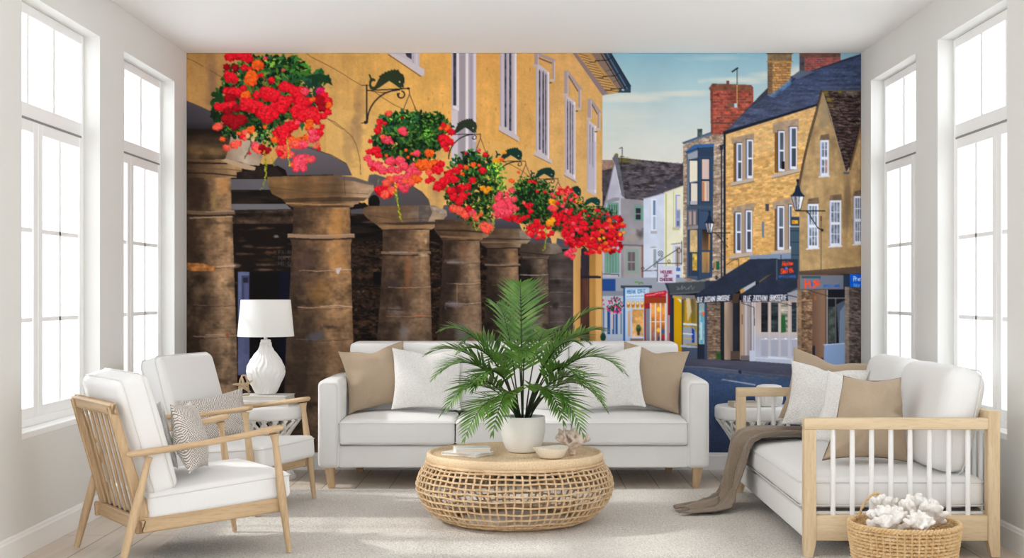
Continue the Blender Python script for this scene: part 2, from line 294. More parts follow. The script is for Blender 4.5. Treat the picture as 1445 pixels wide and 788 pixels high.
    L([(616, 325), (660, 326), (692, 329)], 2.4, (44, 34, 30), .8); L([(622, 334), (660, 336), (684, 335)], 2.6, (140, 108, 78), .75); L([(625, 340), (677, 339)], 1.2, (46, 34, 28))
    # columns 5, 6 and the end pier
    column([(688, 350), (687, 376), (686, 400), (682, 490), (680, 641)], [(731, 350), (732, 400), (735, 490), (736, 641)], 350, 600, (142, 110, 80), (44, 33, 28), [(374, (112, 92, 78), 3, .8), (402, (90, 76, 66), .8, 0)], 91, pk=.84)
    soft(722, 362, 9, 9, (176, 132, 86), .5, N2)
    P([(690, 322), (733, 323), (750, 332), (749, 339), (741, 347), (738, 351), (688, 351), (680, 346), (678, 341), (690, 333)], V([(678, (70, 55, 46)), (720, (98, 78, 60)), (735, (130, 112, 92)), (750, (140, 122, 104))], 'x'), tex=[(N2, .2), (NH, .15)])
    L([(679, 342), (710, 342), (742, 343)], 1.8, (140, 110, 80), .7); L([(682, 337), (730, 338), (748, 338)], 1.6, (44, 36, 32), .8); P([(732, 324), (749, 332), (748, 338), (735, 338)], (146, 134, 122), .6, tex=[(N3, .25)]); L([(688, 351), (738, 350)], 1.6, (40, 30, 26))
    column([(735, 364), (736, 490), (736, 641)], [(773, 364), (774, 400), (776, 490), (776, 641)], 364, 600, (120, 98, 80), (36, 29, 27), [(388, (150, 140, 134), 1.5, .5), (408, (150, 136, 130), .8, 0), (440, (80, 70, 66), .6, 0)], 95, pk=.72)
    soft(752, 462, 16, 40, (132, 116, 118), .6, NH)
    P([(736, 344), (775, 343), (792, 349), (794, 357), (788, 366), (738, 366), (732, 356)], V([(732, (58, 46, 40)), (765, (82, 68, 58)), (780, (122, 108, 96)), (794, (104, 92, 84))], 'x'), tex=[(N2, .25)])
    L([(734, 356), (770, 360), (792, 360)], 1.6, (40, 32, 30), .8); L([(738, 363), (772, 364)], 1.6, (112, 92, 74), .7); E(782, 347, 7, 4, (128, 118, 110), .7)
    P([(774, 362), (805, 352), (809, 360), (809, 641), (776, 641)], V([(774, (58, 49, 47)), (790, (82, 72, 68)), (809, (66, 58, 58))], 'x'), tex=[(N2, .2), (NH, .2)])
    for y in (394, 413, 433, 455): L([(776, y), (790, y-.5), (806, y)], .8, (150, 138, 136), .5)
    soft(785, 398, 8, 5, (30, 25, 26), .7, N3); soft(783, 432, 6, 5, (30, 25, 26), .7, N3)
    # sunlit end wall, doorway and hinge
    P([(803, 345), (850, 345), (849, 500), (809, 500), (811, 372)], V([(808, (218, 170, 104)), (819, (196, 148, 84))], 'x'), tex=[(NV, .05)])
    P([(820, 352), (825, 348), (830, 355), (832, 390), (832, 500), (819, 500), (819, 388)], V([(350, (44, 40, 52)), (390, (52, 44, 52)), (395, (92, 58, 48)), (480, (70, 46, 42))]), tex=[(NV, .25)])
    P([(831, 350), (841, 348), (841, 500), (831, 500)], V([(350, (160, 118, 60)), (400, (182, 134, 68)), (480, (176, 130, 70))]), tex=[(NV, .06)]); R(840.5, 345, 849, 500, V([(345, (212, 160, 92)), (480, (216, 172, 108))]), tex=[(NV, .04)])
    L([(820, 391), (847, 391.5)], 3.4, (36, 34, 48)); L([(822, 386), (821, 395)], 1.4, (40, 38, 48)); L([(831, 352), (831, 482)], .9, (40, 32, 40))
    # ---------------- far grey house
    R(849.5, 226, 868, 250, (150, 122, 108), tex=[(N3, .25)]); P([(849.5, 241), (864, 238), (856, 285), (850, 300)], (66, 60, 68), tex=[(N3, .35)])
    P([(870, 222), (906, 226), (962, 231), (966, 226), (966, 264), (909, 283), (882, 284)], (76, 70, 76), tex=[(fbm(7, 2.6, 25, 3), .5), (N1, .1)])
    P([(925, 262), (966, 244), (966, 263), (909, 283)], (58, 58, 74), .5); soft(880, 226, 12, 5, (120, 112, 50), .8, N3); soft(895, 228, 10, 3, (120, 110, 60), .6, N3)
    for k in range(90):
        x, y = rs.uniform(878, 960), rs.uniform(229, 275)
        L([(x, y), (x+rs.uniform(2, 5), y-rs.uniform(-.3, 1))], .8, rs.choice([40, 105, 130, 150])*np.array((1, .96, 1.0)), .6)
    L([(882, 283), (909, 283.5)], 1.6, (44, 40, 44))
    P([(867, 231), (875, 272), (881, 277), (881, 412), (850, 412), (850, 300), (856, 275)], (180, 178, 194), tex=[(N2, .06)])
    P([(876, 280), (909, 283), (909, 412), (876, 412)], (150, 146, 152), tex=[(N1, .08), (N2, .05)])
    P([(864, 224), (868, 217), (872, 219), (881, 272), (882, 280), (877, 276), (868, 232)], (94, 96, 108), tex=[(N3, .15)]); L([(867, 229), (857, 275), (852, 300)], 1.2, (120, 118, 134)); E(870, 219, 2.5, 2.5, (104, 100, 50)); L([(877.5, 231), (878, 208), (874, 210)], 1, (50, 50, 58)); L([(875, 221), (880, 221)], 1.4, (50, 50, 58))
    soft(903, 331, 8, 9, (70, 64, 68), .7, N3); soft(898, 305, 10, 22, (136, 130, 140), .5, N2); soft(892, 337, 16, 8, (168, 154, 142), .7, N3)
    gr = (112, 152, 138)
    P([(854, 284), (866, 279), (874, 279), (874, 283), (858, 287)], (140, 138, 152)); R(857, 286, 873, 312, gr); 
    for x in (859, 862.5, 866, 869): R(x, 289, x+1.8, 312, (70, 104, 98))
    R(894.5, 290, 909, 312, gr); R(897, 294, 904, 310, (46, 44, 54)); L([(897, 302), (904, 302)], .8, (180, 185, 190))
    R(853, 352, 874, 386, gr, tex=[(NV, .1)]); 
    for x in (857, 861, 865, 869): L([(x, 354), (x, 385)], 1, (84, 124, 112))
    L([(851, 387), (873, 387.5), (873, 391)], 1, (52, 54, 62)); R(883, 352, 901, 386, gr); R(886, 356, 896, 382, (52, 42, 54)); L([(886, 370), (896, 370)], 1, (190, 186, 190)); L([(891, 356), (891, 382)], .6, (120, 110, 116))
    L([(878, 346), (908, 347)], 2, (106, 102, 112)); P([(880, 347), (907, 348), (907, 405), (880, 405)], (178, 168, 166), .4)
    # ---------------- white and cream houses
    P([(908, 281), (938, 272), (938, 420), (908, 420)], (203, 212, 232), tex=[(N2, .04)]); L([(906.5, 346), (906.5, 402)], 1.8, (134, 84, 68))
    P([(937, 273), (966, 262), (966, 420), (937, 420)], (228, 226, 202), tex=[(N2, .03)]); L([(937, 272.5), (966, 262)], 1.6, (206, 200, 176)); L([(908, 281), (938, 273)], 1.2, (168, 172, 184)); L([(940, 274), (940, 378)], 1.5, (178, 182, 96)); L([(950.5, 270), (950.5, 322)], 1.2, (186, 192, 128))
    R(919, 281, 926, 329, (224, 228, 240)); R(921.5, 283, 925, 304, (96, 128, 164)); R(921.5, 306, 925, 324, (150, 176, 206)); R(918, 326, 927, 330, (170, 172, 184)); R(918, 349, 927, 379, (216, 220, 232)); R(922, 352, 926, 378, (140, 158, 176)); L([(918, 349.5), (926, 349)], 1.2, (150, 150, 158))
    R(953, 275, 960, 322, (150, 160, 204)); R(955, 277, 960, 296, (222, 216, 206)); R(955, 298, 959, 308, (130, 140, 166)); R(955, 312, 958.5, 319, (96, 104, 122)); R(949, 321, 959, 325, (190, 186, 150)); R(949, 345, 962, 398, (205, 214, 226)); R(953, 348, 960, 376, (176, 160, 150)); R(955, 350, 957, 378, (120, 110, 110)); R(954, 378, 960, 383, (80, 110, 180)); R(954, 388, 959, 396, (70, 104, 176)); E(955, 396, 2, 2, (210, 40, 60))
    # ---------------- stone house with the bay window
    bricks([(964, 201), (1022, 181), (1022, 400), (964, 400)], 7, 46, (146, 122, 104), (198, 178, 158), (128, 112, 100), 8, (.06, .16), .9, amp=.12, rag=.5)
    P([(963, 201), (1020, 180), (1022, 184), (965, 204)], (92, 112, 142)); L([(963, 202), (1021, 181)], 1, (56, 72, 98))
    nv = (52, 72, 98); nd = (34, 47, 68)
    P([(969, 214), (985, 207), (1007, 209), (1005, 392), (985, 396), (969, 392)], nv); P([(969, 214), (985, 208), (985, 395), (969, 391)], (98, 110, 130), .55)
    P([(967, 214), (980, 204), (1008, 203), (1007, 209), (985, 210), (969, 217)], (56, 96, 150)); L([(968, 215.5), (985, 209.5), (1007, 208.5)], 1, nd); P([(970, 218), (985, 212), (985, 222), (971, 226)], (150, 158, 172)); P([(985, 211), (1006, 210), (1006, 221), (985, 221)], (48, 64, 88))
    L([(985, 208), (985, 395)], 1.2, nd)
    for (x0, y0, x1, y1, c) in ((973, 227, 984, 257, (228, 222, 202)), (975, 259, 984, 289, (222, 216, 198)), (990.5, 225, 1000.5, 253, (214, 188, 180)), (990.5, 256, 1000.5, 284, (222, 190, 164))):
        R(x0-1.6, y0-2, x1+1.4, y1+2, (42, 58, 82)); R(x0, y0, x1, y1, c)
    R(991, 257, 994, 284, (194, 128, 92)); R(997, 257, 999, 284, (172, 164, 178)); L([(973, 258), (984, 256)], 1.4, (120, 130, 146)); L([(970.8, 226), (970.8, 289)], 1, (150, 156, 166)); R(974, 284, 984, 289, (180, 176, 182))
    P([(970, 292), (985, 290), (1005, 291), (1005, 295), (985, 295), (970, 296)], (70, 82, 102)); R(971, 297, 984, 319, (120, 112, 116)); 
    for x in (972.5, 978.5): R(x, 299, x+3.2, 317, (176, 152, 146)); L([(x+4.4, 298), (x+4.4, 318)], 1.2, (60, 74, 92))
    R(987, 297, 1003, 322, (60, 80, 108)); L([(988, 298), (1002, 298), (1002, 321)], .7, (40, 54, 76)); P([(970, 320), (985, 318), (985, 323), (970, 325)], (140, 130, 132))
    R(971, 324, 985, 390, (44, 60, 84)); R(973.5, 325, 984, 356, V([(325, (196, 168, 122)), (356, (220, 188, 134))]), tex=[(N3, .12)]); R(977, 358, 983.5, 382, V([(358, (196, 176, 90)), (382, (206, 158, 60))]), tex=[(N3, .3)]); R(973.5, 359, 976, 389, (58, 62, 84))
    R(990.5, 324, 1001, 353, V([(324, (46, 34, 34)), (353, (128, 96, 68))]), tex=[(NV, .2)]); R(990.5, 356, 1001, 385, V([(356, (190, 144, 86)), (385, (146, 116, 84))]), tex=[(NV, .25)]); R(1000, 324, 1001.5, 353, (214, 150, 60)); R(1003, 330, 1004, 380, nd)
    R(1009, 369, 1015, 381, (24, 92, 66)); R(1009, 369, 1010.5, 381, (180, 140, 60)); E(1011, 392, 2.4, 3, (52, 60, 70)); E(1006, 380, 1.2, 1.5, (24, 70, 52))
    L([(1018, 205), (1018, 395)], 2, (36, 48, 66)); L([(1022.5, 183), (1022.5, 398)], 2.6, (26, 32, 46)); P([(1015, 205), (1021, 204), (1020, 212), (1016, 212)], (36, 48, 66))
    # ---------------- red chimney, roofs
    bricks([(1004, 124), (1063, 124), (1063, 186), (1004, 186)], 6, 17, (190, 84, 66), (128, 60, 52), (150, 104, 88), 12, (.08, .18), .4, clip=[(1002, 126), (1063, 126), (1063, 175), (1030, 190), (1003, 190)], amp=.12)
    P([(1000, 125), (1005, 118), (1060, 120), (1063, 124), (1062, 128), (1002, 128)], (122, 76, 58), tex=[(N3, .2)]); R(1003, 127, 1006, 188, (96, 62, 58), .7); R(1025, 114, 1029, 119, (110, 70, 60)); L([(1040, 151), (1040, 97), (1034, 101)], 1.3, (52, 52, 60)); L([(1040, 120), (1040, 152)], 1.3, (222, 190, 110)); L([(1033, 101.5), (1041, 96)], 2.2, (38, 42, 54)); R(1036, 146, 1040, 152, (184, 196, 214)); R(1006, 173, 1034, 175, (96, 66, 58)); R(1027, 146, 1036, 151, (110, 92, 74))
    R(984, 182, 991, 194, (70, 86, 84), tex=[(N3, .4)])
    P([(1022, 186), (1042, 171), (1075, 138), (1090, 124), (1084, 118), (1215, 76), (1215, 130), (1160, 148), (1100, 166), (1022, 190)], (58, 66, 92))
    P([(1022, 187), (1083, 124), (1084, 130), (1040, 178)], (56, 60, 72), tex=[(N3, .15)])
    P([(1022, 187), (1060, 150), (1110, 121), (1130, 104), (1180, 92), (1215, 79), (1215, 130), (1160, 150), (1022, 190)], V([(80, (60, 74, 106)), (190, (74, 80, 104))]), tex=[(fbm(18, 3, 27, 3), .22), (NG, .08)])
    for k in range(150):
        x, y = rs.uniform(1035, 1212), 0
        y = rs.uniform(np.interp(x, [1022, 1110, 1215], [184, 124, 84]), np.interp(x, [1022, 1160, 1215], [184, 146, 126]))
        L([(x, y), (x+rs.uniform(2, 6), y-rs.uniform(.6, 2.2))], .6, (150, 164, 190) if k % 3 else (34, 40, 62), rs.uniform(.2, .5))
    L([(1110, 121), (1130, 104), (1215, 78)], 1.4, (38, 44, 62)); P([(1020, 186), (1155, 146), (1155, 150), (1060, 180), (1021, 191)], (30, 34, 48))
    bricks([(1090, 87), (1117, 86), (1117, 135), (1090, 135)], 3, 14, (214, 164, 98), (166, 118, 74), (120, 92, 70), 15, (.08, .2), .3, clip=[(1090, 86), (1117, 86), (1115, 116), (1092, 134), (1090, 134)]); bricks([(1083, 87), (1090, 87), (1090, 137), (1083, 135)], 1, 14, (140, 112, 82), (112, 90, 72), (96, 76, 62), 16)
    P([(1083, 75), (1117, 75), (1117, 88), (1083, 88)], (134, 112, 84), tex=[(N3, .2)]); L([(1082, 87), (1118, 87)], 2, (176, 134, 84)); L([(1082, 76), (1118, 76)], 1.5, (80, 66, 60)); P([(1083, 135), (1090, 132), (1117, 110), (1117, 118), (1092, 138)], (84, 122, 168), .8, tex=[(N3, .3)])
    bricks([(1134, 80), (1186, 78), (1186, 104), (1134, 104)], 7, 8, (184, 76, 70), (120, 72, 70), (150, 120, 116), 17, (.08, .2), .3, clip=[(1134, 78), (1186, 78), (1186, 86), (1150, 98), (1134, 104)]); R(1128, 75, 1135, 104, (78, 72, 78), tex=[(N3, .25)]); R(1128, 75, 1186, 81, (112, 78, 70), tex=[(N3, .2)]); P([(1117, 108), (1128, 100), (1150, 101), (1125, 112)], (88, 100, 122))
    # ---------------- yellow brick house
    bq = [(1023, 190), (1152, 150), (1152, 364), (1023, 375)]
    bricks(bq, 15, 62, (236, 190, 116), (198, 146, 80), (196, 162, 118), 21, (.07, .2), .25, clip=[(1024, 190), (1152, 150), (1152, 384), (1095, 384), (1024, 400)], amp=.06)
    P([(1024, 190), (1152, 150), (1152, 200), (1024, 230)], (244, 214, 168), .22); R(1024, 335, 1130, 400, (214, 150, 70), .18); R(1024, 380, 1060, 402, (196, 176, 150), .7)
    st = (168, 144, 122); sd = (132, 112, 98); wf = (222, 226, 238); wg = (82, 92, 108)
    def sash(x0, x1, y0, y1, rv=True, dark=wg, k=.48):
        R(x0, y0, x1, y1, wf); w = (x1-x0)
        ym = y0+(y1-y0)*k
        R(x0+w*.3, y0+2.5, x1-w*.14, ym-1, dark, tex=[(NV, .25)]); R(x0+w*.3, ym+1.5, x1-w*.14, y1-4, (66, 72, 88), tex=[(NV, .25)]); R(x0, y0, x0+w*.16, y1, (186, 200, 236))
    def pair(xa, xb, yl, y0, y1, ws, sill):
        P([(xa, yl+3), (xb, yl-4), (xb, y0-1), (xa, y0+3)], st, tex=[(N3, .1)])
        R(xa+2.5, y0, xb-2, y1, st, tex=[(NV, .06)]); R(xa+2.5, y0+1, ws[0][0], y1, (120, 84, 46))
        for (a, b, ya, yb2) in ws: R(a-1, ya-1.2, b, yb2, (70, 62, 62)); sash(a, b, ya, yb2)
        P([(sill[0]-1, sill[1]), (sill[2]+1, sill[3]), (sill[2]+1, sill[3]+5), (sill[0]-1, sill[1]+5)], (186, 172, 160)); L([(sill[0]-1, sill[1]+5.2), (sill[2]+1, sill[3]+5.2)], 1, (110, 88, 66))
    pair(1032.5, 1064, 192, 201, 257, [(1039, 1047, 202, 256), (1053.6, 1062.4, 197, 252)], (1032, 258, 1063, 251))
    pair(1090.5, 1127, 171, 186, 244, [(1098, 1107, 185, 242), (1114, 1124.5, 179, 239)], (1090, 247, 1126, 238))
    pair(1032.5, 1064, 290, 300, 358, [(1037.5, 1046, 300, 357.5), (1052, 1061, 297, 356)], (1031, 361, 1061, 356))
    pair(1090.5, 1120, 282, 294, 354, [(1096.5, 1106.5, 291, 353), (1113, 1117.5, 289, 352)], (1089, 355, 1115, 352))
    R(1080, 288, 1085, 298, (76, 70, 84)); R(1075, 313, 1077.8, 335, (98, 118, 156)); R(1098, 226, 1107, 239, (24, 24, 30), .0); R(1103, 228, 1107, 239, (22, 22, 28))
    L([(1025, 374), (1035, 367), (1042, 366), (1043, 380)], .9, (60, 52, 48))
    # ---------------- gabled stone house
    gc = (170, 141, 100)
    P([(1160, 128), (1182, 200), (1194, 243), (1201, 238), (1215, 180), (1215, 392), (1128, 392), (1128, 262), (1143, 190)], gc, tex=[(N2, .13), (N3, .08), (NV, .07)])
    P([(1150, 230), (1215, 260), (1215, 392), (1128, 392), (1128, 300)], (188, 156, 108), .35, tex=[(N2, .15)]); soft(1195, 285, 7, 50, (112, 92, 74), .75, NV); soft(1163, 160, 9, 30, (150, 138, 118), .6, N2); soft(1210, 280, 8, 40, (140, 112, 84), .6, N2)
    bricks([(1160, 127), (1222, 127), (1222, 245), (1160, 245)], 7, 25, (64, 50, 50), (98, 80, 74), (36, 28, 30), 31, (.06, .3), .6, clip=[(1160, 127), (1215, 127), (1215, 176), (1199, 236), (1194, 243), (1182, 203), (1170, 163)], amp=.2, rag=.5)
    for (x, y, r) in ((1165, 131, 6), (1170, 142, 5), (1174, 150, 3), (1185, 130, 5)): soft(x, y, r, r*.7, (138, 124, 40), .85, N3)
    soft(1200, 131, 14, 4, (150, 138, 130), .7, N3); L([(1160, 128), (1215, 128)], 1.6, (96, 86, 76))
    L([(1160, 127), (1152, 160), (1143, 192), (1134, 230), (1128, 262)], 2.4, (90, 74, 60)); L([(1158.5, 128), (1150, 160), (1141, 192), (1132, 232), (1126.5, 260)], .9, (44, 36, 34)); L([(1161, 131), (1172, 165), (1182, 203), (1193, 242)], 1.4, (160, 142, 120)); L([(1215, 178), (1207, 210), (1199, 240)], 2.6, (112, 88, 62)); L([(1213, 176), (1198, 236)], 1, (40, 32, 30)); P([(1190, 243), (1199, 243), (1198, 246), (1191, 246)], (84, 96, 104))
    def cas(x0, x1, y0, y1, nx, lint=True):
        if lint: P([(x0-1, y0+1), (x0+1, y0-7), (x1, y0-9), (x1+1, y0-1)], (114, 95, 78), tex=[(N3, .15)])
        R(x0, y0, x1, y1, wf); R(x0, y0, x0+1.6, y1, (176, 196, 240))
        ym = (y0+y1)/2
        for (a, b) in ((y0+2.5, ym-1.6), (ym+1.6, y1-4)):
            for i in range(nx):
                w = (x1-x0-4)/nx
                for j in range(2):
                    h = (b-a)/2
                    R(x0+2.6+i*w, a+j*h+.4, x0+2.6+(i+1)*w-1, a+(j+1)*h-.6, (118, 128, 148), tex=[(N3, .35)])
        L([(x0-1.5, y1+.8), (x1+1, y1-.3)], 2, (214, 214, 222))
    cas(1157, 1169.5, 198, 249, 2); R(1164, 226, 1168, 243, (210, 150, 130), .5); cas(1139.5, 1155, 288, 351, 3); cas(1170.5, 1187, 283, 348, 3); cas(1204.5, 1217, 277, 345, 3)
    L([(1158.5, 305), (1158.5, 384)], .7, (76, 62, 52)); R(1157.5, 305, 1159.5, 312, (90, 52, 46))
    P([(1127, 383), (1215, 376), (1215, 388), (1127, 390)], (92, 74, 62), tex=[(NH, .15)]); L([(1128, 389.5), (1215, 387)], 1.2, (38, 32, 36))
    # pilaster and shop fronts
    R(1116, 306, 1128, 420, (62, 84, 100)); R(1116, 307, 1128, 318, (44, 66, 82)); R(1117.5, 311, 1126, 316, (232, 160, 30)); L([(1119, 313), (1121, 314)], 1, (90, 50, 20)); 
    for y in (319, 326, 342, 360): L([(1116, y), (1128, y)], 1, (34, 48, 62))
    R(1116, 319, 1128, 321, (160, 168, 170)); P([(1056, 361), (1116, 357), (1116, 366), (1060, 368)], (126, 142, 168)); L([(1056, 368), (1116, 366)], 1.2, (70, 80, 100)); R(1024, 386, 1060, 402, (178, 160, 140), .4)
    # shop floor level, left to right
    R(850, 392, 966, 510, (150, 156, 170)); R(850, 394, 868.5, 411.5, (34, 74, 142)); L([(853, 400), (864, 399)], 1, (60, 60, 120)); L([(853, 406), (864, 405)], 1, (60, 60, 120)); R(850, 411, 880, 418, (128, 136, 152)); R(850, 418, 880, 485, (178, 186, 200))
    for (x, w, c) in ((857, 4, (32, 76, 138)), (864, 3, (48, 88, 148)), (868.5, 3, (34, 80, 142)), (875.5, 2, (94, 128, 150)), (851, 1.5, (60, 100, 150))): R(x, 434, x+w, 472, c)
    R(863, 440, 865, 465, (206, 180, 170)); R(850, 472, 880, 485, (176, 186, 204)); E(851, 476, 4, 6, (30, 66, 48))
    R(879.5, 404, 882.5, 490, (26, 76, 140)); R(876, 403, 920, 407, (58, 66, 84)); R(882, 406, 916, 490, (176, 200, 232)); R(882.5, 409, 912, 421, (206, 222, 240)); text('IMPERIAL COFFEE', 883.5, 415, 911, 413.5, 5, .8, (70, 130, 186)); [L([(884+4*i, 419.3-.2*i), (886.6+4*i, 418.6-.2*i)], 1.6, (120, 164, 206), .8) for i in range(7)]
    R(883, 425, 909, 436, (222, 190, 140)); 
    for x in (884, 890.5, 897, 903.5): E(x+2.5, 430.5, 2.7, 4, (190, 120, 36)); R(x+1, 427, x+4, 430, (240, 208, 150)); R(x-1, 425, x+.3, 436, (186, 206, 234))
    R(886, 439, 889.5, 475, (206, 160, 120)); R(892, 437, 908, 475, V([(437, (206, 150, 80)), (475, (228, 182, 124))]), tex=[(N3, .15)]); E(901, 464, 3.6, 6, (70, 90, 52), tex=[(N3, .4)]); E(901, 471, 2, 3, (90, 64, 50)); R(892, 475, 908, 478, (200, 216, 240)); R(889, 478, 908, 485, (140, 110, 96))
    R(909, 418, 950, 490, (150, 34, 42)); P([(909, 415), (940, 410), (942, 417), (910, 420)], (196, 34, 52)); L([(912, 417.5), (924, 416), (925, 414.5), (937, 413)], 1.2, (226, 170, 172), .8); R(910, 420, 941, 428, (150, 62, 34)); R(911, 436, 917, 490, (120, 128, 140)); R(917, 428, 940, 485, V([(428, (226, 150, 70)), (455, (206, 120, 50)), (485, (120, 90, 96))]), tex=[(N2, .25)])
    for (x, y, c) in ((929, 437, (255, 210, 60)), (937, 440, (250, 160, 60)), (922, 440, (230, 170, 110)), (929, 466, (250, 196, 70)), (936, 468, (60, 90, 150)), (936, 476, (180, 40, 60)), (923, 472, (160, 120, 130)), (931, 478, (40, 60, 110))): E(x, y, 2.4, 3.4, c)
    for x in (918, 925, 932, 939): R(x-.8, 428, x+.8, 485, (224, 214, 206))
    L([(917, 454.5), (940, 454)], 1.4, (224, 214, 206)); R(940, 414, 943, 488, (190, 196, 200)); R(942, 412, 948, 490, (150, 20, 36)); R(943, 445, 948, 490, (176, 168, 176)); R(944, 470, 948, 484, (190, 60, 70))
    # dark fascia shop with the yellow door
    P([(938, 400), (995, 396), (1017, 397), (1018, 420), (996, 413), (945, 418)], (46, 54, 70)); P([(942, 400), (994, 397.5), (995, 412), (946, 415)], (66, 74, 80)); L([(940, 399.5), (996, 396.5)], 1.4, (120, 130, 140)); L([(946, 415), (995, 412)], 1.6, (90, 96, 104))
    scribble([(955, 405), (958, 407), (955, 409), (960, 408), (963, 403), (962, 409), (966, 405), (968, 409), (972, 406), (971, 409), (975, 403), (977, 409), (980, 405)], .8, (120, 128, 132))
    R(945, 416, 1000, 510, (40, 46, 62)); R(949, 417, 963, 421, (150, 140, 130)); P([(951, 418), (962, 420), (962, 503), (951, 503)], (206, 158, 8)); P([(955, 421), (961, 423), (961, 428)], (220, 226, 236)); R(962, 417, 982, 423, (126, 118, 118)); R(963.5, 422, 985, 488, V([(422, (150, 128, 90)), (450, (140, 118, 40)), (488, (150, 140, 100))]), tex=[(NV, .3)])
    R(966, 424, 974, 462, (196, 150, 20), .8); P([(968, 421), (973, 421), (976, 440), (970, 455)], (216, 206, 190), .7); P([(964, 456), (983, 457), (984, 460), (964, 459)], (206, 214, 226)); P([(964, 462), (978, 462), (983, 470), (983, 484), (964, 486)], (150, 158, 176)); P([(976, 462), (980, 466), (980, 484), (976, 484)], (30, 64, 160)); L([(964, 471), (977, 472)], 1.6, (226, 232, 240)); L([(964, 478), (977, 479)], 1.2, (200, 180, 60)); P([(960, 487), (984, 489), (984, 492), (960, 490)], (170, 180, 196)); R(962, 491, 984, 508, (74, 84, 106))
    R(984, 420, 986, 508, (34, 42, 58)); R(986, 424, 994, 486, (150, 176, 180), tex=[(N3, .15)]); E(992, 443, 2, 3, (230, 96, 30)); P([(989, 440), (993, 450), (992, 486), (988, 484)], (90, 170, 196)); R(988, 455, 991, 480, (230, 236, 236), .6); R(994, 418, 998, 508, (60, 74, 100))
    # stone jamb, doors and white shop front under the awnings
    bricks([(998, 426), (1018, 426), (1018, 508), (998, 508)], 2.2, 21, (150, 128, 108), (116, 94, 78), (84, 70, 64), 41, (.08, .22), .6, amp=.15, rag=.5)
    R(1016.5, 424, 1023, 508, (28, 34, 42)); soft(1014, 502, 5, 9, (36, 84, 34), .95, N3); R(1022, 424, 1034, 508, V([(1022, (178, 152, 130)), (1028, (150, 130, 116)), (1034, (110, 96, 88))], 'x'), tex=[(NV, .1)]); R(1034, 424, 1044.5, 502, (34, 34, 42), tex=[(NV, .2)]); R(1031, 496, 1044, 508, (84, 70, 64)); R(1044, 424, 1050, 508, (176, 148, 122), tex=[(NV, .1)]); R(1046.5, 444, 1048, 458, (120, 90, 70)); R(1049, 424, 1060, 508, (156, 148, 152)); R(1051, 424, 1054, 502, (196, 186, 184)); R(1045, 502, 1060, 509, (112, 104, 108))
    R(1059, 424, 1067, 510, (120, 104, 100)); R(1060.5, 424, 1066, 510, V([(424, (206, 196, 194)), (510, (190, 200, 222))])); R(1063, 424, 1064, 510, (150, 146, 156)); R(1057.5, 495, 1066, 510, (196, 206, 226)); L([(1046, 428), (1064, 434), (1064.5, 460)], .9, (40, 38, 44)); P([(1066, 424), (1130, 424), (1130, 515), (1066, 511)], V([(424, (176, 156, 146)), (468, (196, 182, 176)), (480, (178, 178, 192)), (515, (186, 194, 214))]))
    for (a, b, c) in ((1074, 1083.5, (34, 34, 40)), (1088, 1098, (44, 52, 56)), (1102, 1111.5, (150, 146, 132)), (1117, 1124, (44, 56, 64))):
        R(a, 427, b, 469, c, tex=[(fbm(14, 3, 33, 2), .4)]); L([(b+2, 426), (b+2, 512)], 1, (206, 192, 186)); R(a, 478, b, 503, (166, 168, 186)); L([(a, 479), (b, 479)], 1.4, (214, 216, 228)); R(a+5, 477.6, a+8, 479, (246, 246, 250))
    P([(1104, 444), (1108, 446), (1109, 469), (1102, 470), (1102, 450)], (40, 92, 52)); L([(1066, 505), (1082, 506), (1112, 507), (1128, 509)], 1.8, (206, 216, 236)); L([(1066, 512), (1128, 515)], 1, (60, 60, 76)); P([(1084, 503), (1110, 505), (1112, 508), (1083, 506)], (216, 224, 240))
    # awnings
    aw = (40, 47, 64)
    P([(980, 417), (1020, 390), (1058, 366), (1097, 365), (1097, 384), (1046, 410), (1034, 416)], aw, tex=[(N2, .1), (NG, .06)]); P([(980, 417), (1034, 415), (1031, 426), (984, 428.5)], (32, 38, 56)); text('BLUE ZUCCHINI BRASSERIE', 983.5, 427, 1029.5, 424, 7, 1.0, (214, 214, 222), skew=.12)
    P([(1044, 415), (1072, 398), (1097, 384), (1128, 390), (1128, 404), (1112, 414), (1112, 420)], aw, tex=[(N2, .1), (NG, .06)]); P([(1044, 414), (1112, 414), (1112, 425), (1046, 427)], (32, 38, 56)); text('BLUE ZUCCHINI BRASSERIE', 1049, 425.5, 1110, 424, 7.6, 1.1, (214, 214, 222), skew=.1)
    P([(1045, 409), (1066, 397), (1066, 402), (1047, 414)], (176, 180, 188)); P([(1044, 410), (1050, 407), (1050, 412), (1045, 415)], (206, 150, 70)); P([(1070, 398), (1080, 391), (1090, 386), (1072, 399)], (110, 88, 66)); P([(1034, 415), (1044, 414), (1042, 428), (1032, 428)], (70, 54, 46)); P([(1111, 414), (1126, 409), (1128, 424), (1112, 424)], (150, 150, 160)); L([(1112, 417), (1126, 420)], 1.2, (50, 50, 60)); L([(1098, 427), (1126, 434)], .9, (40, 40, 48))
    # hanging sign and the shop under the gable
    R(1125, 388, 1216, 515, (112, 86, 70)); R(1129, 389, 1191, 409, (110, 116, 130)); R(1131, 390, 1158, 393, (52, 84, 96)); L([(1129, 409), (1191, 408.5)], 1.2, (70, 70, 80)); R(1190, 388, 1200, 412, (40, 56, 78)); R(1199, 387, 1216, 408, (14, 96, 220)); text('Pres', 1204.5, 397, 1217, 396.5, 6.5, 1.2, (200, 226, 250)); text('Nor', 1205, 405.5, 1216, 405, 5, .8, (120, 180, 246))
    rd = (240, 74, 36)
